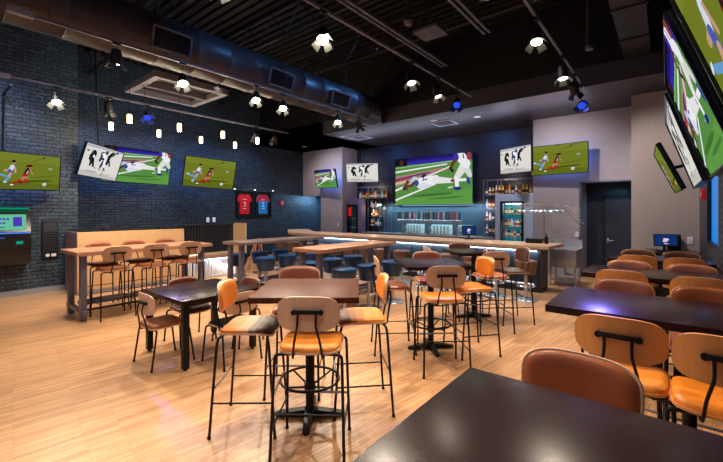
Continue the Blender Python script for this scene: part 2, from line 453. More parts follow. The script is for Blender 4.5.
def cylM(p, d):      # matrix taking +Z to direction d at p
    return Matrix.Translation(p) @ Vector(d).to_track_quat('Z','Y').to_matrix().to_4x4()
def spot_head(x, y, z, zr, aim, state, label, power=0, color=(1,.86,.68), size=75, blend=.6):
    t = thing('track_light', label, 'spotlight', (x,y,z), 0, None)
    d = (Vector(aim)-Vector((x,y,z))).normalized()
    Mx = cylM((0,0,0), d)
    # housing (open can), yoke, lens, doors
    bm = B(); lathe(bm, [(.03,-.16),(.055,-.15),(.075,-.06),(.075,.05),(.068,.05),(.066,-.02)], n=20)
    for v in bm.verts: v.co = Mx @ v.co
    link('housing', bm, M_matte, t)
    bm = B(); lathe(bm, [(0,.02),(.066,.02),(.066,.046),(.03,.058),(0,.06)], n=20)
    for v in bm.verts: v.co = Mx @ v.co
    link('lens', bm, {'on':M_lens,'dim':M_lensd,'blue':M_lensb,'off':mat('dead_lens',(.16,.16,.18),rough=.1)}[state], t)
    bm = B(); up = zr-z
    tube(bm, bend([tuple(Mx @ Vector((0,.085,-.04))),(0,0,max(.12,up*.6)),(0,0,up)],.03), .007, 6)
    tube(bm, bend([tuple(Mx @ Vector((0,-.085,-.04))),(0,0,max(.12,up*.6)),(0,0,up)],.03), .007, 6)
    box(bm, -.02,.02,-.05,.05, up-.03, up)
    link('yoke', bm, M_matte, t)
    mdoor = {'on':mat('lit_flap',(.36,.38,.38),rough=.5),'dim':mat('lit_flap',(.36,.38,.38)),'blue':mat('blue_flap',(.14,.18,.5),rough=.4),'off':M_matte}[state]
    for k in range(3):
        bm = B(); w = .048
        pr = [(-w,.0),(w,.0),(w*1.2,.085),(-w*1.2,.085)]
        vs = [bm.verts.new((p[0], .072+p[1]*.62, .05+p[1]*.78)) for p in pr]+[bm.verts.new((p[0], .076+p[1]*.62, .047+p[1]*.78)) for p in pr]
        for q in ((0,1,2,3),(7,6,5,4),(0,4,5,1),(1,5,6,2),(2,6,7,3),(3,7,4,0)): bm.faces.new([vs[i] for i in q])
        Rz = Matrix.Rotation(k*math.pi/2+2.2, 4, 'Z')
        for v in vs: v.co = Mx @ (Rz @ v.co)
        link('barn_door', bm, mdoor, t)
    if power:
        l = bpy.data.lights.new('lamp', 'SPOT'); l.energy = power; l.color = color; l.spot_size = R(size); l.spot_blend = blend; l.shadow_soft_size = .05
        lo = bpy.data.objects.new('lamp', l); C.objects.link(lo); lo.parent = t
        lo.matrix_local = cylM(d*.075, -d)
    return t
WARM = (1,.84,.65)
P0 = 285
heads = [
 (-6.1,1.95,3.85,4.1,(-7.2,2.2,0),'dim','partly lit track light below the duct at far left', P0*.8),
 (-6.1,2.9,3.80,4.1,(-5.0,2.2,0),'on','bright track light beside the pale ceiling tray left corner', P0),
 (-6.1,4.3,3.85,4.1,(-5.0,4.6,0),'on','bright track light under the duct, first of the close pair', P0),
 (-6.1,4.95,3.83,4.1,(-6.0,6.0,0),'on','bright track light under the duct, second of the close pair', P0),
 (-6.1,6.6,3.85,4.1,(-4.8,6.3,0),'on','small bright track light near the end of the duct', P0),
 (-6.1,7.4,3.85,4.1,(-5.0,8.0,.5),'off','unlit track light at the end of the duct track', 0),
 (-8.4,1.75,3.66,3.9,(-8.3,1.6,0),'on','bright track light high above the left soccer television', P0*.9),
 (-8.4,2.55,3.66,3.9,(-9.6,3.2,.6),'dim','partly lit track light above the tilted hockey television', P0*.8),
 (-8.4,3.25,3.66,3.9,(-4.43,2.34,.75),'blue','blue gelled track light above the left football television', -300),
 (-8.4,5.9,3.66,3.9,(-12,7.0,2),'off','unlit track light above the framed jerseys, left of two', 0),
 (-8.4,6.5,3.66,3.9,(-12,8.0,2),'off','unlit track light above the framed jerseys, right of two', 0),
 (-3.2,1.85,3.80,4.1,(-4.9,1.2,0),'on','bright track light cut by the top edge of the picture', P0*1.1),
 (-3.2,3.2,3.78,4.1,(-2.2,2.3,0),'on','large bright track light over the middle tables', P0*1.1),
 (-3.2,5.2,3.80,4.1,(-2.0,4.4,0),'dim','track light on the middle track above the large screen, nearest of three', P0*.8),
 (-3.2,6.1,3.80,4.1,(-2.2,6.2,0),'dim','track light on the middle track above the large screen, second of three', P0*.8),
 (-3.2,6.9,3.80,4.1,(-2.27,4.2,1.07),'blue','track light with an added blue lamp at the end of the middle track', -450),  # head itself is dark; blue lamp added to tint the second pedestal table
 (-1.26,5.0,3.84,4.1,(-.9,3.6,0),'dim','track light on the right hand track near the top edge', P0*.8),
 (-1.26,6.5,3.80,4.1,(-.7,6.0,0),'dim','lower lit track light on the right hand track', P0*.8),
 (-1.26,7.5,3.82,4.1,(-1.0,10.9,1.6),'off','dark track light at the soffit, left of two', 0),
 (-1.26,8.2,3.72,4.1,(-.55,3.3,1.07),'blue','track light with blue flaps at the soffit edge', -300),
]
for h in heads:
    a = h[4]
    if h[5] == 'on':      # the lit heads are turned towards the seats, i.e. back along the room
        vx, vy = -h[0], -h[1]; l_ = math.hypot(vx,vy); q = 2.6 if h[5] == 'on' else 1.8
        a = (h[0]+vx/l_*q-.2, h[1]+vy/l_*q, 0)
    if h[7] < 0: spot_head(h[0],h[1],h[2],h[3],a,h[5],h[6],-h[7],(.22,.18,1),{-300:15,-450:13}.get(h[7],20),.5)
    else: spot_head(h[0],h[1],h[2],h[3],a,h[5],h[6],h[7],WARM, 96)
# added heads on the same tracks, out of view, for more light
for x,y,aim,lab in ((-3.2,.6,(-3.9,-.2,0),'added unseen track light on the middle track behind the viewpoint'),(-1.26,2.2,(-.5,1.6,0),'added unseen track light on the right hand track above the nearest tables'),
                (-1.26,3.4,(-.4,3.4,0),'added unseen track light on the right hand track above the second tables'),(-1.26,.2,(-1.8,.9,0),'added unseen track light on the right hand track beside the viewpoint'),
                (-3.2,-1.2,(-5.0,.2,0),'last added unseen track light on the middle track behind the viewpoint')):
    spot_head(x,y,3.82,4.1,aim,'on',lab,P0*.4,WARM,84)

# ------------------------------------------------------------------ pendants
M_pend = emat('pendant_glow', (1.,.88,.68), 14)
def pendant():
    t = thing('pendant_light', 'x', 'pendant', (0,0,0), 0, 'pendants over the long high table')
    lathed('glass_shade', mat('frosted_shade',(.95,.9,.8),rough=.5,emit=(1,.86,.64),estr=5), [(.036,-.08),(.042,-.07),(.044,.06),(.036,.08),(.034,.07),(.036,-.07)], t, 16)
    lathed('bulb', M_pend, [(0,-.07),(.025,-.05),(.03,-.01),(.018,.04),(0,.06)], t, 12)
    lathed('cap', M_matte, [(.03,.08),(.038,.08),(.034,.12),(.012,.16)], t, 16)
    bm = B(); tube(bm, [(0,0,.15),(0,0,2.53)], .004, 5); link('cord', bm, M_matte, t)
    return t
pl = ['above the tilted hockey television','over the left football television','between the football and soccer televisions','above the red jersey frame']
first = None
for r_,(X_,row) in enumerate(((-9.0,'rear row'),(-8.0,'front row'))):
    for i,Y_ in enumerate((2.78,3.73,4.73,5.68)):
        lab = ('small glowing cylinder pendant in the %s, %s of four from the left' % (row, ('first','second','third','last')[i]))
        if first is None: first = pendant(); first.location = (X_,Y_,3.47); first['label'] = lab
        else: dup(first, (X_,Y_,3.47), 0, lab)
        l = bpy.data.lights.new('bulb_light','POINT'); l.energy = 22; l.color = (1,.82,.6); l.shadow_soft_size = .05
        lo = bpy.data.objects.new('bulb_light', l); C.objects.link(lo); lo.location = (X_,Y_,3.30)

# ------------------------------------------------------------------ screens
def ell(cx,cy,rx,ry,a=0,n=14):
    ca, sa = math.cos(a), math.sin(a)
    return [(cx+rx*math.cos(2*math.pi*k/n)*ca-ry*math.sin(2*math.pi*k/n)*sa, cy+rx*math.cos(2*math.pi*k/n)*sa+ry*math.sin(2*math.pi*k/n)*ca) for k in range(n)]
def seg(x0,y0,x1,y1,w0,w1=None):
    w1 = w0 if w1 is None else w1
    dx, dy = (x1-x0), (y1-y0); l = math.hypot(dx,dy); nx, ny = -dy/l, dx/l
    out = []
    a0 = math.atan2(ny,nx)
    for k in range(7): a = a0+math.pi*k/6; out.append((x0+w0*math.cos(a), y0+w0*math.sin(a)))
    for k in range(7): a = a0+math.pi+math.pi*k/6; out.append((x1+w1*math.cos(a), y1+w1*math.sin(a)))
    return out
A = 16/9
def football():
    G=(.34,.55,.26); W_=(.93,.93,.95); Bl=(.20,.15,.62)
    L = [([(0,0),(A,0),(A,1),(0,1)],G)]
    L += [([(0,0),(A,0),(A,.30),(0,.10)],(.37,.60,.27)), ([(0,.86),(A,.86),(A,1),(0,1)],Bl), ([(0,.84),(.30,.84),(.30,1),(0,1)],(.08,.08,.14)),
          ([(.12,.86),(.20,.86),(.20,.97),(.12,.97)],(.35,.16,.14)),([(.3,.93),(A,.95),(A,1),(.3,1)],(.13,.10,.42)),
          ([(0,.80),(A*.85,.86),(A*.85,.88),(0,.82)],(.55,.75,.5)), ([(0,.70),(1.25,.80),(1.25,.825),(0,.735)],W_),
          ([(0,.40),(.5,.52),(1.35,.72),(1.1,.74),(0,.62)],(.66,.50,.46)), ([(0,.50),(.55,.60),(.5,.63),(0,.57)],(.72,.22,.2)),
          ([(0,.44),(.42,.5),(.35,.53),(0,.49)],(.80,.74,.66)),([(0,.54),(.9,.66),(.8,.68),(0,.57)],(.36,.22,.45)),
          ([(0,.29),(1.35,.76),(1.35,.78),(0,.335)],W_), ([(0,.08),(1.0,.41),(1.0,.44),(0,.12)],W_),
          (ell(1.32,.34,.06,.012,.25),W_), (ell(.9,.2,.5,.03,.05),(.26,.45,.2)),(ell(1.2,.13,.4,.02,.05),(.28,.48,.22))]
    # diving player
    L += [(seg(.44,.42,.30,.40,.035,.03),(.45,.24,.14)), (seg(.32,.50,.24,.38,.035,.028),(.42,.22,.13)), (ell(.25,.36,.06,.045),(.10,.14,.42)),
          (ell(.29,.35,.035,.05,.6),(.45,.22,.12)), (seg(.62,.46,1.0,.52,.105,.085),W_), (seg(1.0,.50,1.36,.47,.075,.045),(.90,.90,.90)),
          (seg(1.36,.47,1.50,.475,.03),(.45,.24,.15)), (seg(1.50,.475,1.64,.475,.028),W_), (ell(1.70,.45,.035,.08,.25),(.16,.26,.62)),
          (seg(.62,.38,.74,.40,.05,.06),(.85,.86,.92)), (ell(.50,.50,.10,.10),(.72,.80,.88)), (ell(.54,.46,.06,.07,.6),(.25,.30,.48)), (ell(.46,.44,.035,.05),(.3,.2,.18)),
          (seg(.70,.50,.72,.56,.012),Bl),(seg(.74,.52,.80,.53,.012),Bl), (ell(.72,.60,.06,.03,.4),(.18,.12,.2))]
    # second player
    L += [(seg(1.60,.72,1.46,.52,.09,.06),(.88,.88,.86)), (seg(1.46,.50,1.47,.36,.045,.04),W_), (ell(1.48,.31,.08,.035),(.13,.18,.5)),
          (seg(1.66,.70,1.74,.56,.07,.05),(.84,.84,.84)), (seg(1.55,.93,1.66,.78,.10,.09),W_), (ell(1.45,.93,.06,.08,.2),(.26,.18,.62)),
          (seg(1.42,.86,1.33,.72,.04,.03),(.42,.22,.14)), (seg(1.33,.72,1.38,.66,.03),(.2,.12,.12)), (seg(1.60,.97,1.61,.90,.012),Bl), (ell(1.72,.93,.05,.08),(.6,.25,.18))]
    return L
def soccer():
    G=(.44,.48,.14)
    L = [([(0,0),(A,0),(A,1),(0,1)],G), ([(0,.0),(A,.0),(A,.16),(0,.22)],(.37,.42,.12)), ([(0,.8),(A,.74),(A,1),(0,1)],(.47,.51,.17)),
         (ell(1.1,.24,.5,.025,.06),(.24,.30,.07)), (ell(.55,.18,.4,.02,.03),(.27,.33,.07)), (ell(1.3,.38,.4,.012,.12),(.33,.39,.09)),
         (seg(1.0,.80,1.35,.95,.006),(.2,.24,.08)),(seg(1.25,.93,1.5,.97,.008),(.25,.4,.45)),(ell(1.3,.93,.02,.03),(.1,.14,.1)),
         (ell(1.5,.62,.07,.035),(.62,.66,.60)),(ell(1.5,.62,.05,.018),(.5,.54,.5)),
         (ell(1.34,.15,.06,.05),(.86,.86,.80)),(ell(1.35,.14,.025,.02),(.6,.6,.6)),(ell(1.45,.12,.08,.02),(.45,.28,.12))]
    L += [(seg(.48,.62,.42,.50,.055,.05),(.82,.86,.92)), (seg(.40,.52,.30,.50,.03),(.75,.6,.5)), (seg(.42,.50,.44,.42,.05,.045),(.30,.36,.70)),
          (seg(.44,.42,.38,.30,.035),(.78,.62,.5)), (seg(.38,.34,.16,.40,.028),(.40,.62,.80)), (seg(.38,.30,.32,.22,.03),(.40,.62,.80)), (ell(.31,.19,.05,.02),(.85,.9,.95)),(ell(.12,.42,.05,.02,.5),(.85,.9,.95)),
          (seg(.54,.60,.56,.46,.022),(.78,.6,.5)), (ell(.52,.74,.05,.05),(.72,.52,.4)), (ell(.51,.77,.055,.035),(.10,.07,.05)),
          (seg(.88,.56,.80,.42,.06,.055),(.22,.08,.12)), (seg(.87,.52,.84,.44,.015),(.8,.8,.85)), (seg(.80,.40,.78,.34,.065,.06),(.66,.10,.10)), (seg(.78,.34,.68,.26,.035),(.72,.5,.38)),
          (seg(.68,.26,.50,.14,.032),(.68,.12,.12)), (ell(.47,.12,.045,.02),(.9,.9,.9)), (seg(.84,.34,.86,.28,.035),(.72,.5,.38)), (seg(.86,.27,.74,.20,.032),(.7,.12,.12)), (ell(.70,.19,.04,.02),(.1,.1,.1)),
          (seg(.92,.56,1.0,.44,.018),(.74,.52,.4)), (ell(.91,.64,.045,.05),(.66,.42,.3)), (ell(.90,.67,.09,.035,.15),(.22,.10,.05))]
    return L
def hockey():
    L = [([(0,0),(A,0),(A,1),(0,1)],(.88,.87,.84)), ([(0,.0),(A,.0),(A,.10),(0,.16)],(.78,.76,.74)), ([(0,.90),(A,.94),(A,1),(0,1)],(.72,.72,.74)),
         (ell(.5,.16,.3,.03),(.70,.69,.70)),(ell(1.2,.14,.3,.02),(.76,.75,.75))]
    K=(.08,.08,.10); V=(.22,.22,.34); W_=(.96,.96,.97)
    L += [(ell(.42,.72,.12,.12),K), (seg(.36,.62,.42,.48,.11,.09),K), (seg(.38,.70,.30,.55,.06,.05),(.14,.14,.17)), (seg(.46,.50,.52,.34,.05,.04),K), (seg(.38,.48,.38,.36,.045),(.16,.16,.2)),(ell(.44,.64,.04,.05),W_),(seg(.53,.34,.66,.27,.01),K),(ell(.33,.78,.04,.03),(.55,.5,.45)),
          (ell(.82,.76,.12,.10),V), (seg(.86,.72,.92,.54,.11,.09),W_), (seg(.78,.70,.74,.56,.05),V), (ell(.86,.62,.07,.05),V), (ell(.97,.85,.07,.07),(.25,.25,.38)), (seg(.90,.52,.84,.36,.055,.045),V),(seg(.96,.52,1.02,.34,.05,.04),W_),(seg(1.02,.34,1.05,.28,.03),K),
          (seg(1.10,.72,1.22,.84,.06,.07),K), (ell(1.28,.86,.07,.07),(.15,.15,.2)), (seg(1.12,.68,1.08,.50,.07,.05),K), (seg(1.16,.60,1.24,.46,.035),(.2,.2,.28)), (seg(1.28,.80,1.44,.94,.03,.02),(.5,.42,.4)),(ell(1.46,.93,.06,.04),(.25,.3,.45)),
          (seg(.84,.36,.82,.22,.010),K),(seg(1.02,.34,.98,.12,.008),K),(ell(.98,.10,.03,.015),K),(seg(.7,.3,1.1,.26,.006),(.5,.5,.52)),(ell(.12,.78,.06,.03),(.4,.4,.42))]
    return L
SCR = {}
TVE = .95
def screen_mesh(kind):
    if kind in SCR: return SCR[kind]
    L = {'f':football,'s':soccer,'h':hockey}[kind]()
    bm = B(); mats = []; idx = {}
    for i,(poly,c) in enumerate(L):
        if c not in idx:
            idx[c] = len(mats)
            mats.append(emat('screen_%02x%02x%02x' % tuple(int(v*255) for v in c), c, TVE))
        # unit: width A, height 1; centred ; local: x = right, z = up, facing -Y
        pp = [(min(A,max(0,p[0])), min(1,max(0,p[1]))) for p in poly]
        q = []
        for p in pp:
            if not q or (abs(p[0]-q[-1][0])+abs(p[1]-q[-1][1])) > 1e-5: q.append(p)
        if len(q) > 2 and abs(q[0][0]-q[-1][0])+abs(q[0][1]-q[-1][1]) < 1e-5: q.pop()
        if len(q) < 3: continue
        vs = [bm.verts.new((p[0]-A/2, -.0006*i, p[1]-.5)) for p in q]
        try: f = bm.faces.new(vs)
        except ValueError: continue
        f.material_index = idx[c]
    bm.normal_update()
    for f in bm.faces:
        if f.normal.y > 0: f.normal_flip()
    me = bpy.data.meshes.new('screen_'+kind); bm.to_mesh(me); bm.free()
    for m in mats: me.materials.append(m)
    SCR[kind] = me; return me
def tv(kind, W, loc, yaw, tilt, roll, label, mount=None, halo=None, depth=.05, bez=.014):
    """yaw = direction the screen faces"""
    n = Vector((math.cos(yaw),math.sin(yaw),0)); up = Vector((0,0,1)); rt = up.cross(n)
    Nn = n*math.cos(tilt)-up*math.sin(tilt); U = up*math.cos(tilt)+n*math.sin(tilt)
    R2 = rt*math.cos(roll)+U*math.sin(roll); U2 = U*math.cos(roll)-rt*math.sin(roll)
    M3 = Matrix((R2, -Nn, U2)).transposed()
    t = thing('television', label, 'television', loc)
    t.rotation_euler = M3.to_euler()
    Hh = W*9/16; s = Hh
    b = B(); box(b, -W/2-bez, W/2+bez, .004, depth, -Hh/2-bez, Hh/2+bez, bev=.006)
    link('body', b, mat('tv_black_plastic',(.03,.035,.05),rough=.3), t)
    o = bpy.data.objects.new('screen', screen_mesh(kind)); C.objects.link(o); o.parent = t; o.scale = (s,s,s); o.location = (0,-.001+.0,0)
    b = B()
    for q in ((-W/2-bez,W/2+bez,-.014,.004,Hh/2,Hh/2+bez),(-W/2-bez,W/2+bez,-.014,.004,-Hh/2-bez,-Hh/2),(-W/2-bez,-W/2,-.014,.004,-Hh/2,Hh/2),(W/2,W/2+bez,-.014,.004,-Hh/2,Hh/2)): box(b,*q)
    link('bezel', b, mat('tv_bezel',(.05,.07,.12),rough=.25), t)
    if mount and W < 2 and yaw > R(-10) and yaw < R(30) or (mount and yaw < R(-90) and mount[2] < 3.2):
        l = bpy.data.lights.new('tv_backlight','AREA'); l.shape='RECTANGLE'; l.size=W*.9; l.size_y=Hh*.8; l.energy=8; l.color=(.12,.3,1)
        lo = bpy.data.objects.new('tv_backlight', l); C.objects.link(lo); lo.matrix_world = cylM(Vector(loc)-n*.12, n)
    if mount:
        inv = (Matrix.Translation(loc) @ M3.to_4x4()).inverted()
        b = B(); box(b, -.16,.16,depth,depth+.02,-.14,.14)
        p = inv @ Vector(mount); tube(b, [(0,depth+.02,0), tuple(p)], .022, 8)
        link('wall_bracket', b, M_matte, t)
    return t
D_ = R
tv('s',1.18,(-9.43,1.54,2.445),R(26.3),R(6),R(2.1),'soccer television on the left brick wall above the kiosk',(-10.09,1.35,2.46))
tv('h',1.27,(-10.10,2.94,2.81),R(39.6),R(16),R(-2.3),'tilted hockey television overlapping the left football television',(-10.3,2.85,5.95))
k=1.60/1.43
tv('f',1.60,(-9.88*k,3.63*k,1.7+1.08*k),R(-4),R(12.8),R(-1.5),'football television on the left wall right of the hockey one',(-12.08,3.63*k,1.7+1.08*k))
tv('s',1.60,(-9.98*k,5.52*k,1.7+1.06*k),R(-5),R(14),R(-1.7),'soccer television on the long brick wall above the black banquette',(-12.08,5.6*k,1.7+1.06*k))
tv('f',1.22,(-10.32,10.47,2.96),R(-95.9),R(11.7),R(-1.4),'small football television on the grey wall left of the bar',(-10.3,10.89,2.96))
tv('h',1.22,(-8.82,10.88,3.13),R(-67.9),R(10.9),R(-1),'hockey television hung over the left liquor shelf',(-9.0,11.1,4.19))
k=11.66/11.43
tv('f',2.9*k,(-6.2*k,11.60,1.7+1.04*k),R(-90),R(.3),0,'very large football screen centred on the bar wall',(-6.2*k,11.79,2.7),bez=.02)
tv('h',1.22,(-3.23,10.64,3.10),R(-123.5),R(2.4),R(-1.9),'hockey television over the right liquor shelf',(-3.0,10.9,4.19))
k=1.33/1.43
tv('s',1.33,(-2.33*k,11.48*k,1.7+1.43*k),R(-94),R(1.1),0,'soccer television on the grey wall right of the bar',(-2.15,10.99,3.03))
tv('s',1.22,(0,7.38,2.32),R(182.5),R(23),R(.4),'farthest soccer television on the right wall, seen edge on',(XR-.01,7.38,2.45))
tv('h',1.22,(.105,4.31,2.26),R(180),R(17.7),0,'hockey television on the right wall beside the football one',(XR-.01,4.31,2.4))
tv('f',1.22,(.116,2.79,2.26),R(180),R(19.2),0,'steeply seen football television on the right wall',(XR-.01,2.79,2.4))
tv('s',1.22,(.116,1.29,2.26),R(180),R(19.2),0,'nearest soccer television in the upper right corner',(XR-.01,1.29,2.4))

# ------------------------------------------------------------------ chairs
def make_chair(sh, cushion, backc, name, label, cat, shell=None):
    """faces +X, origin on the floor below the seat centre"""
    bar = sh > .6; shell = shell or M_shell
    t = thing(name, label, cat)
    def fs(u, v): return ((u, v, sh-.05+.012*(abs(v)/.2)**2-.02*max(0,(u-.1)/.1)**2), (0,0,1))
    bm = B(); plate(bm, .42,.43, fs, lambda r: 0, lambda r: -.014, 5.5); link('seat', bm, shell, t)
    bm = B(); plate(bm, .41,.42, fs, lambda r: .034*(1-max(0,(r-.74)/.26)**2.6)**.5+.001, lambda r: .0, 5.5, rings=9)
    mats = [cushion]
    link('seat_cushion', bm, mats, t)
    def fb(u, v):     # u lateral, v vertical
        x = -.215+.9*u*u-.10*v; n = Vector((1,-1.8*u,.10)).normalized()
        return ((x,u,sh+.212+v), n)
    bm = B(); plate(bm, .41,.235, fb, lambda r: 0, lambda r: -.012, 3.4); link('backrest', bm, shell, t)
    bm = B(); plate(bm, .395,.222, fb, lambda r: .024*(1-max(0,(r-.6)/.4)**2.4)**.5+.001, lambda r: 0, 3.4); link('back_cushion', bm, backc, t)
    sx = .215 if bar else .20
    for fx in (1,-1):
        for s in (1,-1):
            bm = B()
            f = (fx*(sx+.03), s*(.245 if bar else .235), 0); tp = (fx*(sx-.05), s*.205, sh-.085)
            tube(bm, bend([f, (fx*(sx-.02), s*.226, sh-.12), (fx*(sx-.03), s*.222, sh-.070), (fx*(sx-.06), s*.06, sh-.070)], .05), .0105, 8)
            lathe(bm, [(.014,0),(.015,.012),(.011,.02)], f[0], f[1], 8)
            link('leg', bm, M_black, t)
    bm = B()
    for s in (1,-1):
        tube(bm, bend([(.02, s*.10, sh-.066), (-.15, s*.105, sh-.075), (-.215, s*.10, sh-.09), (-.235, s*.085, sh+.03), (-.262, s*.06, sh+.14), (-.236, s*.06, sh+.232)], .03), .008, 8)
    link('back_support', bm, M_black, t)
    bm = B()
    for v in box(bm, -.012,.012,-.085,.085,-.012,.012, bev=.004): pass
    for v in bm.verts: v.co += Vector((-.24,0,sh+.228))
    for s in (1,-1):
        tube(bm, [(-.243,s*.09,sh+.226),(-.205,s*.09,sh+.223)], .017, 12)
    link('back_bracket', bm, M_black, t)
    if bar:
        def at(fx, s, z):
            k = z/(sh-.11); return (fx*(sx+.03)*(1-k)+fx*(sx-.02)*k, s*(.245*(1-k)+.226*k), z)
        bm = B(); tube(bm, [at(1,1,.30), at(1,-1,.30)], .010); link('footrest', bm, M_chrome, t)
        bm = B()
        tube(bm, [at(1,1,.26),at(-1,1,.26)], .007, 6); tube(bm, [at(1,-1,.26),at(-1,-1,.26)], .007, 6)
        tube(bm, [at(-1,1,.36),at(-1,-1,.36)], .007, 6)
        link('stretcher', bm, M_black, t)
    return t
PR = {}
def stripe_mat(name, stops):
    m = bpy.data.materials.new(name); m.use_nodes = True; N = m.node_tree.nodes; L = m.node_tree.links; b = N['Principled BSDF']
    tc = N.new('ShaderNodeTexCoord'); sp = N.new('ShaderNodeSeparateXYZ'); L.new(tc.outputs['Object'], sp.inputs[0])
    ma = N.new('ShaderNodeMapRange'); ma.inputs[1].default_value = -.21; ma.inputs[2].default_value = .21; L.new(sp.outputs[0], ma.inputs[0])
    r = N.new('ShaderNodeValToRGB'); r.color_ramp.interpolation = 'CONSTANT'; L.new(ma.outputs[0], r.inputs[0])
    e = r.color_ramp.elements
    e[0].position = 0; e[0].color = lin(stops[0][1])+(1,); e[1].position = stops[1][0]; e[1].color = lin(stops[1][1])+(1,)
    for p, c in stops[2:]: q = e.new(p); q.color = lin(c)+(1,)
    L.new(r.outputs[0], b.inputs['Base Color']); b.inputs['Roughness'].default_value = .55
    return m
M_stripe = stripe_mat('banded_seat', [(0,(.80,.42,.12)),(.36,(.74,.50,.34)),(.58,(.40,.36,.32)),(.70,(.27,.12,.07))])  # colour bands across the seat, orange at the rear to brown in front
M_two = stripe_mat('darker_front_seat', [(0,(.90,.54,.16)),(.62,(.72,.40,.16)),(.74,(.48,.26,.14))])  # seat colour steps from orange at the rear to brown in front
M_shelld = wood('walnut_plywood_shell', (.74,.58,.47), .42, 14, 14, 1.5, .12)
M_shello = wood('warm_lit_plywood_shell', (.86,.60,.36), .42, 14, 14, 1.5, .12)  # shell copy with warm lamplight put into its wood colour
def chair(kind, cush, back, loc, face, label, group=None, shell=None):
    key = (kind, cush, back, shell.name if shell else '')
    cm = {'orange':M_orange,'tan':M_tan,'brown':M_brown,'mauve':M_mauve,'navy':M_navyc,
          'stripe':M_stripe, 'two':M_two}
    if key not in PR:
        sh = .81 if kind == 'bar' else .475
        PR[key] = make_chair(sh, cm[cush], cm[back], 'bar_chair' if kind == 'bar' else 'dining_chair', label, 'bar stool' if kind == 'bar' else 'chair', shell)
        o = PR[key]; o.location = (loc[0],loc[1],0); o.rotation_euler = (0,0,R(face)); o['label'] = label
        if group: o['group'] = group
        return o
    return dup(PR[key], (loc[0],loc[1],0), R(face), label, group)
G1 = 'backed bar stools around the middle pedestal table'
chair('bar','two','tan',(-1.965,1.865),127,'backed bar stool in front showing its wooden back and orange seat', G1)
chair('bar','stripe','orange',(-2.62,1.80),40,'backed bar stool with striped seat left of the middle table', G1)
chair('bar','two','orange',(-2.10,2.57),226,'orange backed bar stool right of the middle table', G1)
chair('bar','tan','mauve',(-2.77,2.41),309,'brown backed bar stool behind the middle table facing the viewer', G1)
G2 = 'backed bar stools around the second pedestal table'
chair('bar','orange','tan',(-1.90,3.70),133,'backed bar stool with wooden back before the second pedestal table', G2)
chair('bar','orange','orange',(-1.85,4.38),232,'bright orange backed bar stool right of the second pedestal table', G2)
chair('bar','tan','mauve',(-2.47,4.52),315,'brown backed bar stool behind the second pedestal table', G2)
chair('bar','tan','orange',(-2.64,3.86),42,'orange backed bar stool left of the second pedestal table', G2)
G3 = 'backed bar stools around the third pedestal table'
chair('bar','tan','brown',(-1.98,5.36),135,'wooden backed bar stool before the small pedestal table near the bar', G3)
chair('bar','brown','brown',(-1.88,5.98),225,'dark brown backed bar stool right of the small pedestal table near the bar', G3)
chair('bar','brown','brown',(-2.74,6.16),315,'dark brown backed bar stool behind the small pedestal table near the bar', G3)
chair('bar','tan','orange',(-2.82,5.42),45,'orange backed bar stool left of the small pedestal table near the bar', G3)
G4 = 'backed stools along the long high table'
for i,y in enumerate((2.18,2.76,3.36)):
    chair('bar','tan','tan',(-6.95,y),180,('first','second','third')[i]+' wooden backed stool from the left on the near side of the long high table', G4, M_shelld)
for i,y in enumerate((2.26,2.84,3.42)):
    chair('bar','brown','tan',(-7.76,y),0,('first','second','third')[i]+' brown stool from the left on the far side of the long high table', G4, M_shelld)
G5 = 'low chairs around the purple topped table'
chair('dine','tan','tan',(-4.44,1.90),90,'low wooden chair nearest the viewer at the square legged table', G5)
chair('dine','brown','tan',(-4.88,2.42),0,'brown backed low chair on the far left side of the square legged table', G5)
chair('dine','navy','tan',(-3.86,2.40),180,'low wooden chair with black seat right of the square legged table', G5)
chair('dine','brown','mauve',(-4.40,2.82),270,'rose backed low chair behind the square legged table', G5)
G6 = 'bar stools at the right hand tables'
chair('bar','tan','tan',(-.27,1.47),270,'large brown backed stool behind the nearest dark table', G6)
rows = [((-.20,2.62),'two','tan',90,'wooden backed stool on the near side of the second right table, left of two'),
 ((.225,2.55),'orange','tan',90,'wooden backed stool on the near side of the second right table, right of two'),
 ((-.28,3.54),'tan','mauve',270,'brown backed stool on the far side of the second right table, left of two'),
 ((.225,3.52),'tan','tan',270,'brown backed stool on the far side of the second right table, right of two'),
 ((-.34,4.53),'tan','orange',90,'warm lit wood backed stool on the near side of the third right table, left of two'),
 ((.225,4.48),'tan','orange',90,'warm lit wood backed stool on the near side of the third right table, right of two'),
 ((-.34,5.06),'tan','mauve',270,'rose backed stool on the far side of the third right table, left of two'),
 ((.20,5.06),'tan','mauve',270,'rose backed stool on the far side of the third right table, right of two'),
 ((-.30,6.15),'tan','orange',90,'wood backed stool before the farthest right table, left of two'),
 ((.17,6.15),'tan','orange',90,'wood backed stool before the farthest right table, right of two'),
 ((-.33,6.62),'brown','brown',270,'dark backed stool behind the farthest right table, left of two'),
 ((.15,6.62),'brown','brown',270,'dark backed stool behind the farthest right table, right of two')]
for loc, c_, b_, fa, lab in rows: chair('bar', c_, b_, loc, fa, lab, G6, M_shello)

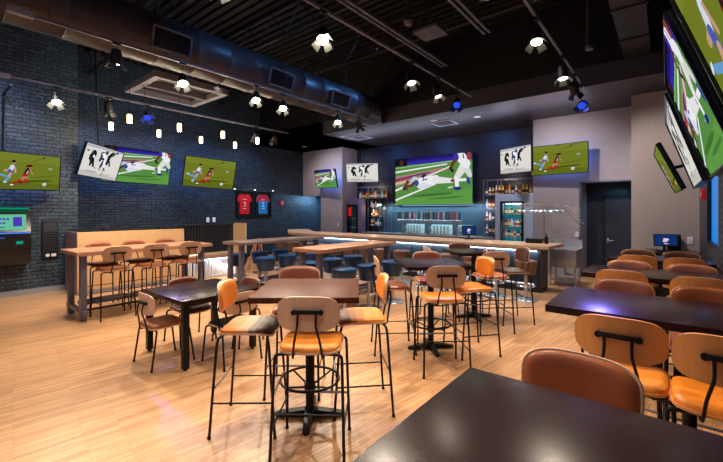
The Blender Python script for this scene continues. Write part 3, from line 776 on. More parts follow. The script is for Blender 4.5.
# ------------------------------------------------------------------ tables
def pedestal(t, x, y, h, ring=True, par=None):
    bm = B(); lathe(bm, [(.10,h-.012),(.10,h-.02),(.04,h-.03),(.036,.09),(.05,.06),(.06,.04)], x, y, 20); link('column', bm, M_black, t)
    bm = B()
    for a in (0,90,180,270):
        M = Matrix.Translation((x,y,0)) @ Matrix.Rotation(R(a), 4, 'Z')
        pts = [(0,-.035),(.16,-.032),(.27,-.026),(.29,0),(.27,.026),(.16,.032),(0,.035)]
        vs = []
        for p in pts: vs.append(bm.verts.new(M @ Vector((p[0],p[1],0.006))))
        up = [bm.verts.new(M @ Vector((p[0],p[1],.07-.13*max(0,p[0]) ))) for p in pts]
        bm.faces.new(vs[::-1]); bm.faces.new(up)
        for k in range(7): bm.faces.new([vs[k],vs[(k+1)%7],up[(k+1)%7],up[k]])
        c = M @ Vector((.27,0,0)); lathe(bm, [(.018,0),(.018,.01)], c.x, c.y, 8)
    link('cross_base', bm, M_black, t)
    if ring:
        bm = B(); pts = [(x+.24*math.cos(2*math.pi*k/36), y+.24*math.sin(2*math.pi*k/36), .31) for k in range(36)]
        tube(bm, pts, .011, 8, closed=True)
        for a in (45,135,225,315): tube(bm, [(x+.035*math.cos(R(a)),y+.035*math.sin(R(a)),.25),(x+.235*math.cos(R(a)),y+.235*math.sin(R(a)),.31)], .008, 6)
        lathe(bm, [(.048,.22),(.048,.28)], x, y, 16)
        link('foot_ring', bm, M_black, t)
def ped_table(loc, rz, label, m, h=.39):
    t = thing('pedestal_table', label, 'table', (loc[0],loc[1],0), R(rz), 'square bar height pedestal tables')
    bm = B(); box(bm, -h,h,-.39,.39,1.025,1.07,bev=.006); link('table_top', bm, m, t)
    pedestal(t, 0, 0, 1.03)
ped_table((-2.30,2.15), 40, 'square brown pedestal table among four backed stools, nearest of its kind', M_topm, .405)
ped_table((-2.27,4.15), 45, 'square pedestal table with violet sheen, second of its kind', M_top)
ped_table((-2.40,5.80), 45, 'small square pedestal table nearest the bar', M_top)
def rtable(x0,x1,y0,y1,label):
    t = thing('bar_height_table', label, 'table', ((x0+x1)/2,(y0+y1)/2,0), 0, 'rectangular tables along the right wall')
    w, d = (x1-x0)/2, (y1-y0)/2
    bm = B(); box(bm, -w,w,-d,d,1.02,1.07,bev=.008); link('table_top', bm, M_top, t)
    for s in (-1,1): pedestal(t, s*.22-.03, 0, 1.03, ring=False)
rtable(-.62,.48,.67,1.46,'dark rectangular table filling the lower right corner')
rtable(-.64,.48,2.75,3.54,'dark rectangular table at the right, second from the viewer')
rtable(-.69,.48,4.45,5.16,'dark rectangular table at the right, third from the viewer')
rtable(-.62,.45,6.03,6.78,'farthest dark rectangular table at the right, mostly hidden by stools')
# low square legged table
t = thing('dining_table', 'low dark table with four square legs and violet sheen', 'table', (-4.43,2.34,0))
bm = B(); box(bm, -.52,.50,-.48,.48,.715,.75,bev=.005); link('table_top', bm, M_top, t)
boxo('apron', M_black, (-.47,.45,-.43,.43,.675,.715), t)
for x in (-.465,.445):
    for y in (-.42,.42):
        bm = B(); box(bm, x-.032,x+.032,y-.032,y+.032,.02,.715,bev=.003); lathe(bm,[(.02,0),(.02,.02)],x,y,10); link('leg', bm, M_black, t)
# communal tables
def communal(x0,x1,y0,y1,label,m,leg=.05,rail=True):
    t = thing('communal_table', label, 'table', ((x0+x1)/2,y0,0), 0, 'long communal tables')
    w = (x1-x0)/2; L_ = y1-y0
    bm = B(); box(bm, -w,w,0,L_,1.01,1.07,bev=.006); link('table_top', bm, m, t)
    for yy in (.10, L_-.18):
        for s in (-1,1):
            boxo('leg', M_gun, (s*(w-.12)-leg,s*(w-.12)+leg,yy-.03,yy+.05,0,1.01), t, bev=.004)
        boxo('foot_beam', M_gun, (-w-.03,w+.03,yy-.02,yy+.04,.10,.17), t, bev=.004)
    for s in (-1,1): boxo('foot_rail', M_gun, (s*.1-.02,s*.1+.02,.15,L_-.2,.19,.24), t)
    boxo('side_rail', M_black, (w-.14,w-.11,.15,L_-.2,.14,.17), t)
communal(-7.80,-6.90,1.68,3.86,'long high wooden table at the left in front of the pale partition',M_topc,.055)
communal(-7.20,-6.55,4.25,6.60,'long grey topped communal table behind the low square legged table',M_topg)
communal(-4.98,-4.32,4.25,6.45,'long wooden communal table with dark blue stools, closest to the bar',M_topc)

# ------------------------------------------------------------------ round stools
def round_stool(name, leather, label, cat='stool', h=.76):
    t = thing(name, label, cat)
    bm = B(); lathe(bm, [(.145,h-.27),(.155,h-.27),(.175,h-.2),(.20,h-.08),(.206,h-.05),(.200,h-.045)], n=28); link('seat_shell', bm, leather, t)
    bm = B(); lathe(bm, [(.20,h-.045),(.208,h-.035),(.205,h-.012),(.17,h+.0),(0,h+.006)], n=28); link('seat_cushion', bm, leather, t)
    bm = B(); lathe(bm, [(.06,h-.28),(.12,h-.272),(.12,h-.268)], n=20); lathe(bm, [(.034,.02),(.034,h-.27)], n=16); link('column', bm, M_chrome, t)
    bm = B(); lathe(bm, [(.22,0),(.225,.006),(.20,.014),(.05,.03),(.04,.05)], n=32); link('base', bm, M_chrome, t)
    bm = B(); tube(bm, [(.17*math.cos(2*math.pi*k/28), .17*math.sin(2*math.pi*k/28), .27) for k in range(28)], .011, 8, closed=True)
    for a in (0,120,240): tube(bm, [(.03*math.cos(R(a)),.03*math.sin(R(a)),.27),(.165*math.cos(R(a)),.165*math.sin(R(a)),.27)], .008, 6)
    link('foot_ring', bm, M_chrome, t)
    return t
bs = round_stool('round_stool', M_blueL, 'navy blue round stool')
blue = [(-4.12,4.62,'navy blue round stool on the near side of the wooden communal table, nearest of three'),(-4.08,5.22,'navy blue round stool on the near side of the wooden communal table, middle of three'),(-4.02,5.86,'navy blue round stool on the near side of the wooden communal table, farthest of three'),
 (-5.15,4.80,'navy blue round stool on the far side of the wooden communal table, nearest of three'),(-5.15,5.42,'navy blue round stool on the far side of the wooden communal table, middle of three'),(-5.15,6.05,'navy blue round stool on the far side of the wooden communal table, farthest of three'),
 (-6.36,4.72,'navy blue round stool on the near side of the grey communal table, leftmost of three'),(-6.36,5.28,'navy blue round stool on the near side of the grey communal table, middle of three'),(-6.20,5.84,'navy blue round stool on the near side of the grey communal table, rightmost of three'),
 (-7.38,4.74,'navy blue round stool on the far side of the grey communal table, leftmost of three'),(-7.38,5.30,'navy blue round stool on the far side of the grey communal table, middle of three'),(-7.38,5.90,'navy blue round stool on the far side of the grey communal table, rightmost of three')]
for i,(x,y,lab) in enumerate(blue):
    if i == 0: bs.location = (x,y,0); bs['label'] = lab; bs['group'] = 'navy round stools at the communal tables'
    else: dup(bs, (x,y,0), 0, lab, 'navy round stools at the communal tables')
br = round_stool('round_bar_stool', M_stoolb, 'brown')
xs = [-9.4,-8.85,-8.25,-7.67,-7.12,-6.55,-5.99,-5.48,-4.93,-4.3,-3.75,-3.2,-2.68,-2.10]
ordn = ['first','second','third','fourth','fifth','sixth','seventh','eighth','ninth','tenth','eleventh','third last','second last','last']
for i,x in enumerate(xs):
    lab = 'brown round stool along the bar counter, %s from the left' % ordn[i] if i < 11 else 'brown round stool along the bar counter, %s towards the right end' % ordn[i]
    y = 7.58
    if i == 0: br.location = (x,y,0); br['label'] = lab; br['group'] = 'brown round stools along the bar'
    else: dup(br, (x,y,0), 0, lab, 'brown round stools along the bar')

# ------------------------------------------------------------------ left side: partition, banquette, kiosk
t = thing('booth_partition', 'pale birch half height partition behind the long high table', 'partition', (-9.15,2.24,0))
boxo('panel', M_pale, (-.06,0,0,2.14,0,1.27), t, bev=.003)
boxo('end_panel', mat('mauve_lit_laminate',(.56,.46,.47),rough=.5,var=.08), (-.88,-.06,0,.05,0,1.27), t)  # grey end face, the mauve cast of the light put into its colour
boxo('cap', M_matte, (-.88,-.03,.05,2.14,1.272,1.30), t)
boxo('kick_strip', mat('brushed_kick',(.6,.62,.66),rough=.3,metal=.7), (0,.012,0,2.14,0,.09), t)
for yy in (.45,1.55): boxo('cap_clip', M_matte, (-.10,-.04,yy,yy+.04,1.30,1.335), t)
t = thing('banquette', 'black channel upholstered banquette with glowing ribbed base against the left wall', 'banquette', (-9.15,4.38,0))
Mb = mat('black_vinyl',(.15,.15,.17),rough=.3)
bm = B(); n = 18; Wd = 1.34/n
for i in range(n):
    c = .01+Wd*(i+.5); pts = [(-.17+.055*math.cos(a), c+Wd*.5*math.sin(a)) for a in [R(-90+180*k/8) for k in range(9)]]
    pts = [( -.22, c-Wd*.5)]+[p for p in pts]+[(-.22, c+Wd*.5)]
    prism(bm, pts, .62, 1.30)
link('channel_back', bm, Mb, t)
boxo('back_frame', M_matte, (-.30,-.22,0,1.36,0,1.33), t)
boxo('top_roll', Mb, (-.24,-.10,.0,1.36,1.30,1.36), t, bev=.02)
boxo('seat', mat('tan_seat_pad',(.70,.56,.44),rough=.5), (-.15,.30,0,1.36,.50,.62), t, bev=.03)
bm = B()
for i in range(17): tube(bm, [(.10,.04+i*.08,.02),(.10,.04+i*.08,.48)], .028, 10)
link('ribbed_base', bm, mat('white_rib',(.88,.86,.84),rough=.4,emit=(1,.95,.88),estr=.0), t)
boxo('base_backing', M_white, (-.1,.09,0,1.36,0,.5), t)
boxo('led_strip', M_led, (.16,.19,.02,1.34,.475,.495), t)
l = bpy.data.lights.new('banquette_glow','AREA'); l.shape='RECTANGLE'; l.size=1.3; l.size_y=.03; l.energy=7; l.color=(.85,.93,1)
lo = bpy.data.objects.new('banquette_glow', l); C.objects.link(lo); lo.location=(-8.97,5.06,.46); lo.rotation_euler=(0,R(-25),R(90)); lo.rotation_euler=(R(0),R(20),R(90))
t = thing('booth_end_panel', 'pale birch end panel at the right end of the black banquette', 'panel', (-9.15,5.76,0))
boxo('panel', M_pale, (-.06,0,0,.32,0,1.36), t); boxo('edge_strip', mat('cream_edge',(.90,.80,.62),rough=.4), (-.5,0,.32,.38,0,1.36), t)
# wooden easel like stand leaning behind the grey table
t = thing('wooden_stand', 'small orange wooden folding stand behind the grey communal table', 'stand', (-8.75,6.25,0))
Mo = wood('orange_beech',(.86,.56,.26),.45)
for s in (-1,1):
    bm = B(); tube(bm, [(.0,s*.22,0),(.0,s*.05,.95)], .022, 8); link('front_leg', bm, Mo, t)
    bm = B(); tube(bm, [(-.3,s*.22,0),(-.03,s*.05,.93)], .02, 8); link('rear_leg', bm, Mo, t)
bm = B(); tube(bm, [(.0,-.16,.4),(.0,.16,.4)], .016); link('crossbar', bm, Mo, t)

# kiosk
t = thing('wall_kiosk', 'black wall mounted touchscreen kiosk with green top at the left edge', 'kiosk', (XL+.002,.75,0))
prof = [(0,.63),(.30,.66),(.40,.95),(.40,1.26),(.37,1.30),(.33,1.68),(0,1.74)]
bm = B()
a = [bm.verts.new((p[0],0,p[1])) for p in prof]; b = [bm.verts.new((p[0],.88,p[1])) for p in prof]
bm.faces.new(a); bm.faces.new(b[::-1])
for k in range(len(prof)): bm.faces.new([a[k],a[(k+1)%len(prof)],b[(k+1)%len(prof)],b[k]])
link('cabinet', bm, mat('kiosk_black',(.09,.09,.10),rough=.3), t)
boxo('top_glow', emat('kiosk_green',(.05,.55,.38),1.0), (.0,.33,.02,.86,1.735,1.765), t)
bm = B(); M = Matrix.Translation((.373,.44,1.305)) @ Matrix.Rotation(math.atan2(-.04,.38), 4, 'Y')
for v in box(bm, -.004,.006,-.37,.37,.03,.33): v.co = M @ v.co
s = link('screen', bm, emat('kiosk_screen',(.42,.78,.62),.9), t)
bm = B()
blocks = [(.18,.31,.10,.28)]+[(-.30+i*.055,-.257+i*.055,.225,.26) for i in range(8)]+[(-.30+i*.055,-.257+i*.055,.15,.18) for i in range(7)]+[(-.28,-.17,.075,.095),(-.1,.06,.075,.095)]
for y0,y1,z0,z1 in blocks:
    for v in box(bm, .006,.009,y0,y1,z0,z1): v.co = M @ v.co
link('screen_graphics', bm, emat('kiosk_purple',(.32,.22,.75),.9), t)
boxo('light_bar', emat('kiosk_blue',(.25,.5,1.),1.2), (.39,.41,.02,.86,1.265,1.285), t)
boxo('status_light', emat('kiosk_teal',(.1,.6,.5),.9), (.40,.406,.66,.76,1.06,1.12), t)
boxo('logo_strip', emat('kiosk_strip',(.2,.4,.8),.8), (.40,.404,.12,.5,1.18,1.20), t)
# framed vent / panel
t = thing('wall_vent', 'tall black louvred panel on the brick wall right of the kiosk', 'vent', (XL+.002,1.86,0))
bm = B(); box(bm,0,.05,0,.27,.70,1.49,bev=.004); link('panel', bm, M_matte, t)
bm = B()
for i in range(8): box(bm,.05,.062,.03,.24,.86+i*.05,.875+i*.05)
link('louvre', bm, mat('louvre_grey',(.22,.23,.25),rough=.4,metal=.3), t)
boxo('cover', mat('panel_grey',(.20,.21,.24),rough=.4), (.05,.056,.03,.24,1.27,1.45), t)
bm = B(); tube(bm, [(.045,.09,.775),(.056,.09,.775)], .035, 16); box(bm,.05,.056,.15,.23,.745,.805); link('sticker', bm, M_white, t)
t = thing('wall_outlet', 'small dark outlet low on the left brick wall', 'outlet', (XL+.002,1.84,.45)); boxo('plate', M_matte, (0,.012,0,.08,0,.12), t, bev=.003); boxo('sockets', mat('socket_grey',(.2,.2,.22)), (.012,.015,.02,.06,.02,.1), t)
t = thing('conduit', 'thin dark conduit running down the left brick wall', 'conduit', (XL+.002,1.28,0)); bm = B(); tube(bm, bend([(.03,0,2.9),(.03,0,4.0),(.8,0,4.0)],.1), .02, 8); link('pipe', bm, M_black, t)

# ------------------------------------------------------------------ framed jerseys, alarms, plates on the rear left wall
def jersey(y0,y1,label,body,yoke,num):
    t = thing('framed_jersey', label, 'frame', (XL2+.002,(y0+y1)/2,1.95), 0)
    w = (y1-y0)/2
    bm = B()
    for q in ((-w-.05,-w,-.48,.48),(w,w+.05,-.48,.48),(-w,w,-.48,-.43),(-w,w,.43,.48)): box(bm,0,.06,*q)
    link('frame', bm, M_black, t)
    boxo('backing', mat('frame_backing',(.05,.055,.07),rough=.6), (0,.02,-w,w,-.43,.43), t)
    poly = [(-.20,-.36),(.20,-.36),(.20,.14),(.27,.06),(.33,.16),(.22,.34),(.09,.38),(.04,.34),(-.04,.34),(-.09,.38),(-.22,.34),(-.33,.16),(-.27,.06),(-.20,.14)]
    M = Matrix(((0,0,1,.021),(1,0,0,0),(0,1,0,0),(0,0,0,1)))
    bm = B(); prism(bm, poly, 0, .014, M=M); s = link('jersey', bm, body, t, smooth=False)
    if yoke:
        bm = B(); prism(bm, [(-.19,.14),(-.10,.10),(0,.16),(.10,.10),(.19,.14),(.27,.08),(.32,.16),(.215,.33),(.09,.37),(-.09,.37),(-.215,.33),(-.32,.16),(-.27,.08)], .0145, .018, M=M); link('yoke', bm, yoke, s, smooth=False)
    bm = B(); Mt = Matrix(((0,0,1,.041),(1,0,0,0),(0,1,0,0),(0,0,0,1)))
    text_bm(bm, num, .24, Mt @ Matrix.Translation((0,-.01,0)))
    for q in ((-.08,.08,.17,.19),): box(bm, .038,.042,*q)
    box(bm, .036,.039,-.07,.07,-.17,-.15)
    link('number', bm, mat('number_white',(.92,.92,.94),rough=.5), s, smooth=False)
Jr = mat('jersey_red',(.86,.06,.13),rough=.6,emit=(.86,.06,.13),estr=.0); Jb = mat('jersey_blue',(.10,.55,.82),rough=.6); Jd = mat('jersey_crimson',(.75,.10,.20),rough=.6)
jersey(7.70,8.32,'framed red sports jersey with white number on the brick wall',Jr,None,'2')
jersey(8.50,9.14,'framed light blue jersey with red shoulders right of the red one',Jb,Jd,'2')
for i,(y,lab) in enumerate(((7.56,'small picture light left of the red jersey frame'),(8.41,'small picture light between the two jersey frames'),(9.24,'small picture light right of the blue jersey frame'))):
    t = thing('picture_light', lab, 'light', (XL2+.002,y,2.46), 0, 'picture lights')
    bm = B(); tube(bm, [(0,0,0),(.10,0,.03)], .012, 8); link('arm', bm, M_chrome, t)
    bm = B(); tube(bm, [(.10,-.03,.03),(.10,.03,.03)], .022, 10); link('head', bm, mat('lamp_head_white',(.9,.9,.9),emit=(1,.95,.9),estr=1.2), t)
t = thing('fire_alarm', 'small red fire alarm on the brick wall right of the jerseys', 'alarm', (XL2+.002,9.75,2.02)); boxo('housing', M_red, (0,.05,-.07,.07,-.1,.1), t, bev=.01); boxo('strobe', M_white, (.05,.06,-.03,.03,-.03,.03), t)
for y,lab in ((6.60,'left white switch plate above the banquette'),(6.82,'right white switch plate above the banquette')):
    t = thing('switch_plate', lab, 'switch', (XL2+.002,y,1.40)); boxo('plate', mat('plate_bright',(.95,.95,.95),rough=.4,emit=(1,1,1),estr=.25), (0,.01,-.05,.05,-.08,.08), t, bev=.002); boxo('toggle', M_white, (.01,.02,-.012,.012,-.025,.025), t)

# ------------------------------------------------------------------ bar
t = thing('bar_counter', 'long dark panelled bar front with lit upper edge', 'bar', (0,0,0))
M_panel = mat('bar_front_panel',(.15,.18,.22),rough=.35,var=.15,scale=3,metal=.2)
bm = B(); x = -9.45; k = 0
while x < -2.2:
    x1 = min(x+.62, -2.06); box(bm, x+.006, x1-.006, 8.35, 8.39, .02, .93, bev=.004); x = x1
link('panel', bm, M_panel, t)
boxo('carcass', M_matte, (-9.45,-2.06,8.39,8.95,0,.94), t)
boxo('end_panel', M_panel, (-2.058,-2.03,8.36,8.98,.0,.94), t)
bm = B(); prism(bm, [(-9.45,8.36),(-9.45,8.95),(-10.75,9.9),(-10.75,9.3)], 0, .94); link('return_panel', bm, M_panel, t)
boxo('led_strip', M_led, (-9.4,-2.1,8.325,8.345,.862,.876), t)
for i in range(6):
    l = bpy.data.lights.new('bar_strip_light','AREA'); l.shape='RECTANGLE'; l.size=1.2; l.size_y=.03; l.energy=6; l.color=(.72,.88,1)
    lo = bpy.data.objects.new('bar_strip_light', l); C.objects.link(lo); lo.location=(-8.8+i*1.23,8.28,.86); lo.rotation_euler=(R(12),0,0)
poly = [(-9.6,8.0),(-1.80,8.0),(-1.72,9.05),(-9.5,9.05),(-10.9,10.1),(-11.25,9.35)]
t2 = thing('wooden_worktop', 'long wooden worktop along the bar front', 'worktop', (0,0,0))
bm = B(); prism(bm, poly, .942, 1.0); bmesh.ops.bevel(bm, geom=[e for e in bm.edges], offset=.006, segments=2, affect='EDGES'); link('counter_slab', bm, M_barw, t2)
bm = B(); box(bm, -9.5,-1.85,8.03,8.10,.925,.942); link('nosing', bm, M_barw, t2)
t = thing('foot_rail', 'chrome foot rail running along the bar front', 'rail', (0,0,0))
bm = B(); tube(bm, [(-9.3,8.15,.2),(-2.1,8.15,.2)], .025, 12); link('rail', bm, M_chrome, t)
for i in range(7): bm = B(); tube(bm, bend([(-9.2+i*1.17,8.15,.2),(-9.2+i*1.17,8.15,.05),(-9.2+i*1.17,8.15,0)],.03), .014); link('post', bm, M_chrome, t)

# back bar
M_bsp = mat('teal_backsplash', (.26,.37,.43), rough=.2, var=.12, scale=9, stretch=(1,1,3), bump=.05)
t = thing('back_bar', 'low stainless back bar with glass fronted coolers under the tap wall', 'counter', (0,0,0))
boxo('cabinet', mat('back_bar_dark',(.10,.13,.16),rough=.4,metal=.3), (-9.0,-3.92,11.15,11.78,0,.86), t)
boxo('worktop', M_steel, (-9.02,-3.92,11.1,11.79,.86,.90), t, bev=.004)
boxo('backsplash', M_bsp, (-9.0,-3.92,11.76,11.795,.90,1.88), t)
for i in range(4):
    x = -8.0+i*1.05
    c = boxo('cooler_door', mat('lit_cooler_glass',(.35,.55,.6),rough=.1,emit=(.45,.75,.8),estr=.22), (x,x+.95,11.11,11.15,.12,.80), t)
    bm = B()
    for b_ in ((x,x+.95,.78,.82),(x,x+.95,.10,.14),(x,x+.03,.1,.82),(x+.92,x+.95,.1,.82)): box(bm, b_[0],b_[1],11.09,11.11,b_[2],b_[3])
    link('door_frame', bm, M_black, c)
for i,(x,w) in enumerate(((-7.35,.72),(-6.35,.78),(-5.35,.5))):
    tt = thing('glass_washer', ('left','middle','right')[i]+' pale lit glass shelf unit beneath the beer taps', 'shelf', (x,11.35,.90))
    boxo('tray', M_steel, (0,w,0,.3,0,.03), tt); boxo('glow_back', mat('aqua_glow',(.4,.65,.68),rough=.3,emit=(.78,.90,.90),estr=.55), (0,w,.3,.32,.03,.34), tt); boxo('shelf', M_steel, (0,w,0,.3,.17,.185), tt)
    for k_ in range(6):
        for z_ in (.03,.186):
            bm = B(); lathe(bm, [(.02,0),(.032,.02),(.034,.11),(.031,.11),(.029,.02),(0,.015)], 0,0,10); g = link('beer_glass', bm, mat('thin_glass',(.8,.9,.92),rough=.08,metal=.3), None)
            g.location = (x+.08+k_*(w-.14)/5, 11.45, .90+z_); tag(g, 'clear beer glass on the lit shelf unit beneath the taps', 'glass', 'beer glasses under the taps')
# added glowing strip above the backsplash, not a known fitting
t = thing('added_strip_light', 'added cool light strip under the very large screen', 'light', (0,0,0)); boxo('strip', emat('strip_dim',(.6,.8,1),1.5), (-7.6,-3.95,11.77,11.795,1.89,1.90), t)
l = bpy.data.lights.new('backsplash_light','AREA'); l.shape='RECTANGLE'; l.size=5; l.size_y=.05; l.energy=34; l.color=(.66,.86,1)
lo = bpy.data.objects.new('backsplash_light', l); C.objects.link(lo); lo.location=(-6.2,11.5,1.95); lo.rotation_euler=(R(20),0,0)
# tap tower
t = thing('beer_tap_tower', 'long steel beer tap rail with a row of coloured handles', 'taps', (0,0,0))
bm = B(); tube(bm, [(-7.5,11.3,1.36),(-5.05,11.3,1.36)], .045, 14); link('manifold', bm, M_chrome, t)
for x in (-7.3,-6.3,-5.25): bm = B(); tube(bm, [(x,11.3,.9),(x,11.3,1.35)], .04, 12); link('column', bm, M_chrome, t)
hc = [(.15,.45,.15),(.8,.8,.8),(.1,.1,.12),(.7,.1,.1),(.85,.7,.2),(.1,.2,.5),(.9,.9,.92),(.35,.2,.1)]
for i in range(26):
    x = -7.42+i*.0925
    bm = B(); tube(bm, [(x,11.26,1.37),(x,11.19,1.36),(x,11.18,1.29)], .012, 6); f = link('faucet', bm, M_chrome, t)
    bm = B(); hh = .24+.06*rnd.random(); lathe(bm, [(.012,0),(.022,.05),(.028,hh*.7),(.02,hh),(0,hh+.01)], x, 11.22, 8, z0=1.40)
    c = hc[rnd.randrange(8)]; link('handle', bm, mat('tap_%d%d%d' % tuple(int(v*10) for v in c), c, rough=.3), f)
# bottles
def bottle_mesh(name, mats, r, h):
    bm = B(); lathe(bm, [(r*.9,0),(r,.01),(r,h*.55),(r*.4,h*.72),(r*.33,h*.92)], 0,0,12)
    lathe(bm, [(r*.38,h*.92),(r*.38,h),(0,h)], 0,0,10, mi=1); lathe(bm, [(r*1.03,h*.15),(r*1.03,h*.45)], 0,0,12, mi=2)
    me_o = link(name, bm, mats); me = me_o.data; bpy.data.objects.remove(me_o); return me
bk = []
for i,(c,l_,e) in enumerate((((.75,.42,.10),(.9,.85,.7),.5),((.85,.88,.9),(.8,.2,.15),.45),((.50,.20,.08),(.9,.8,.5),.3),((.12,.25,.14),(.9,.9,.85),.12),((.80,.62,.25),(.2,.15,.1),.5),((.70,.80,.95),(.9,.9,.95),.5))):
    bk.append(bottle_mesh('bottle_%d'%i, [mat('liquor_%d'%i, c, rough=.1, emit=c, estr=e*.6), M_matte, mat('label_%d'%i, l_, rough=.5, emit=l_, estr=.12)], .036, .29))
def bottles(x0,x1,y,z,desc,group,step=.098,hs=1.):
    x = x0
    while x < x1:
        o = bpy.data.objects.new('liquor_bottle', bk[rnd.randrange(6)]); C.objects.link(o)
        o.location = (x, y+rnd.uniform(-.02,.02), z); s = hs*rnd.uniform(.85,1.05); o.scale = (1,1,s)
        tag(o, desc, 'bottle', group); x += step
def shelf_unit(x0,x1,levels,y0,y1,ztop,label,zb=0.9,posts=None,sub=None):
    t = thing('liquor_shelf', label, 'shelf', (0,0,0))
    for x in posts or (x0,x1):
        for y in (y0,y1): bm = B(); tube(bm, [(x,y,zb),(x,y,ztop)], .013, 8); link('post', bm, M_gun, t)
    for (a,b_,z) in levels:
        boxo('shelf', M_gun, (a,b_,y0-.01,y1+.01,z-.02,z), t)
    bm = B(); box(bm, x0,x1,y0-.01,y0+.01,ztop-.02,ztop); box(bm, x0,x1,y1-.01,y1+.01,ztop-.02,ztop); link('top_rail', bm, M_gun, t)
    return t
shelf_unit(-9.55,-8.0,[(-9.55,-8.0,2.20),(-8.95,-8.4,1.86),(-8.95,-8.4,1.5),(-8.95,-8.4,1.15)],11.4,11.7,2.64,'open metal shelf of lit liquor bottles left of the large screen',zb=.9,posts=(-9.5,-8.95,-8.4,-8.05))
bottles(-9.46,-8.1,11.55,2.20,'liquor bottle on the long top shelf left of the large screen','bottles on the top left bar shelf')
for z,nm in ((1.86,'second'),(1.5,'third'),(1.15,'bottom')): bottles(-8.88,-8.44,11.55,z,'liquor bottle on the %s level of the left bar shelf' % nm,'bottles on the %s left bar shelf' % nm)
shelf_unit(-4.4,-2.95,[(-4.4,-2.95,2.20),(-4.4,-3.95,1.80),(-4.4,-3.95,1.42),(-4.4,-3.95,1.02)],11.35,11.65,2.66,'open metal shelf of liquor bottles right of the large screen',zb=.9,posts=(-4.38,-3.95,-2.97))
bottles(-4.32,-3.0,11.45,2.20,'liquor bottle on the long top shelf right of the large screen','bottles on the top right bar shelf')
for z,nm in ((1.80,'second'),(1.42,'third'),(1.02,'bottom')): bottles(-4.32,-3.98,11.45,z,'liquor bottle on the %s level of the right bar shelf' % nm,'bottles on the %s right bar shelf' % nm)
for x,y,z,c in ((-8.75,11.45,2.62,(1,.7,.4)),(-3.7,11.4,2.62,(1,.75,.5)),(-8.7,11.4,1.8,(1,.7,.5)),(-4.2,11.3,1.75,(1,.6,.5))):
    l = bpy.data.lights.new('shelf_glow','POINT'); l.energy = 5; l.color = c; l.shadow_soft_size=.04
    lo = bpy.data.objects.new('shelf_glow', l); C.objects.link(lo); lo.location=(x,y,z)
# tall glass door fridge in a pale blue surround
t = thing('bar_fridge', 'tall glass door drinks fridge with teal glow set in a pale surround', 'fridge', (0,0,0))
Ms = mat('pale_blue_laminate',(.66,.74,.86),rough=.35,var=.05)
bm = B(); box(bm,-3.90,-3.74,11.0,11.3,0,2.19); box(bm,-3.10,-2.86,10.98,11.3,0,2.19); box(bm,-3.74,-3.10,11.0,11.3,1.98,2.19); box(bm,-3.74,-3.10,11.0,11.3,0,.2); link('surround', bm, Ms, t)
boxo('interior', mat('fridge_teal',(.10,.30,.35),rough=.5,emit=(.08,.55,.62),estr=.45), (-3.72,-3.12,11.27,11.3,.2,1.98), t)
for z in (.55,.95,1.25,1.6): boxo('shelf', M_steel, (-3.72,-3.12,11.05,11.26,z,z+.012), t)
bm = B()
for b_ in ((-3.74,-3.68,.2,1.98),(-3.16,-3.10,.2,1.98),(-3.68,-3.16,1.92,1.98),(-3.68,-3.16,.2,.26)): box(bm, b_[0],b_[1],10.96,11.0,b_[2],b_[3])
dd = link('door', bm, mat('fridge_frame',(.06,.08,.10),rough=.3,metal=.3), t)
bm = B(); tube(bm, [(-3.70,10.93,.9),(-3.70,10.93,1.4)], .01, 6); link('door_handle', bm, M_chrome, dd)
boxo('lamp', M_led, (-3.66,-3.2,11.2,11.22,1.90,1.92), t)
for z in (.562,.962,1.262,1.612): bottles(-3.64,-3.18,11.15,z,'bottle on a shelf inside the glass door fridge','bottles in the glass door fridge',.085,.85)
l = bpy.data.lights.new('fridge_glow','POINT'); l.energy = 4; l.color=(.3,.9,1); l.shadow_soft_size=.05; lo = bpy.data.objects.new('fridge_glow', l); C.objects.link(lo); lo.location=(-3.42,11.1,1.88)
# left walk in cooler door in a mauve surround
t = thing('cooler_cabinet', 'tall black framed glass door cabinet with red sign left of the shelves', 'cabinet', (0,0,0))
Mm = mat('mauve_panel',(.42,.38,.50),rough=.5,var=.06)
bm = B(); box(bm,-9.83,-9.74,11.1,11.35,0,2.18); box(bm,-9.22,-9.03,11.1,11.35,0,2.18); box(bm,-9.74,-9.22,11.1,11.35,1.95,2.18); link('surround', bm, Mm, t)
bm = B()
for b_ in ((-9.74,-9.67,.1,1.95),(-9.29,-9.22,.1,1.95),(-9.67,-9.29,1.88,1.95),(-9.67,-9.29,.1,.17)): box(bm, b_[0],b_[1],11.07,11.12,b_[2],b_[3])
dd = link('door', bm, M_black, t)
boxo('glass_back', mat('cooler_inside',(.12,.2,.22),rough=.3,emit=(.2,.4,.42),estr=.12), (-9.67,-9.29,11.3,11.34,.17,1.88), t)
boxo('sign', mat('red_sign',(.75,.08,.12),rough=.4,emit=(.8,.08,.12),estr=.3), (-9.66,-9.50,11.055,11.07,1.5,1.85), t)
for z in (.7,1.05,1.4): boxo('shelf', M_steel, (-9.67,-9.29,11.14,11.3,z,z+.012), t)
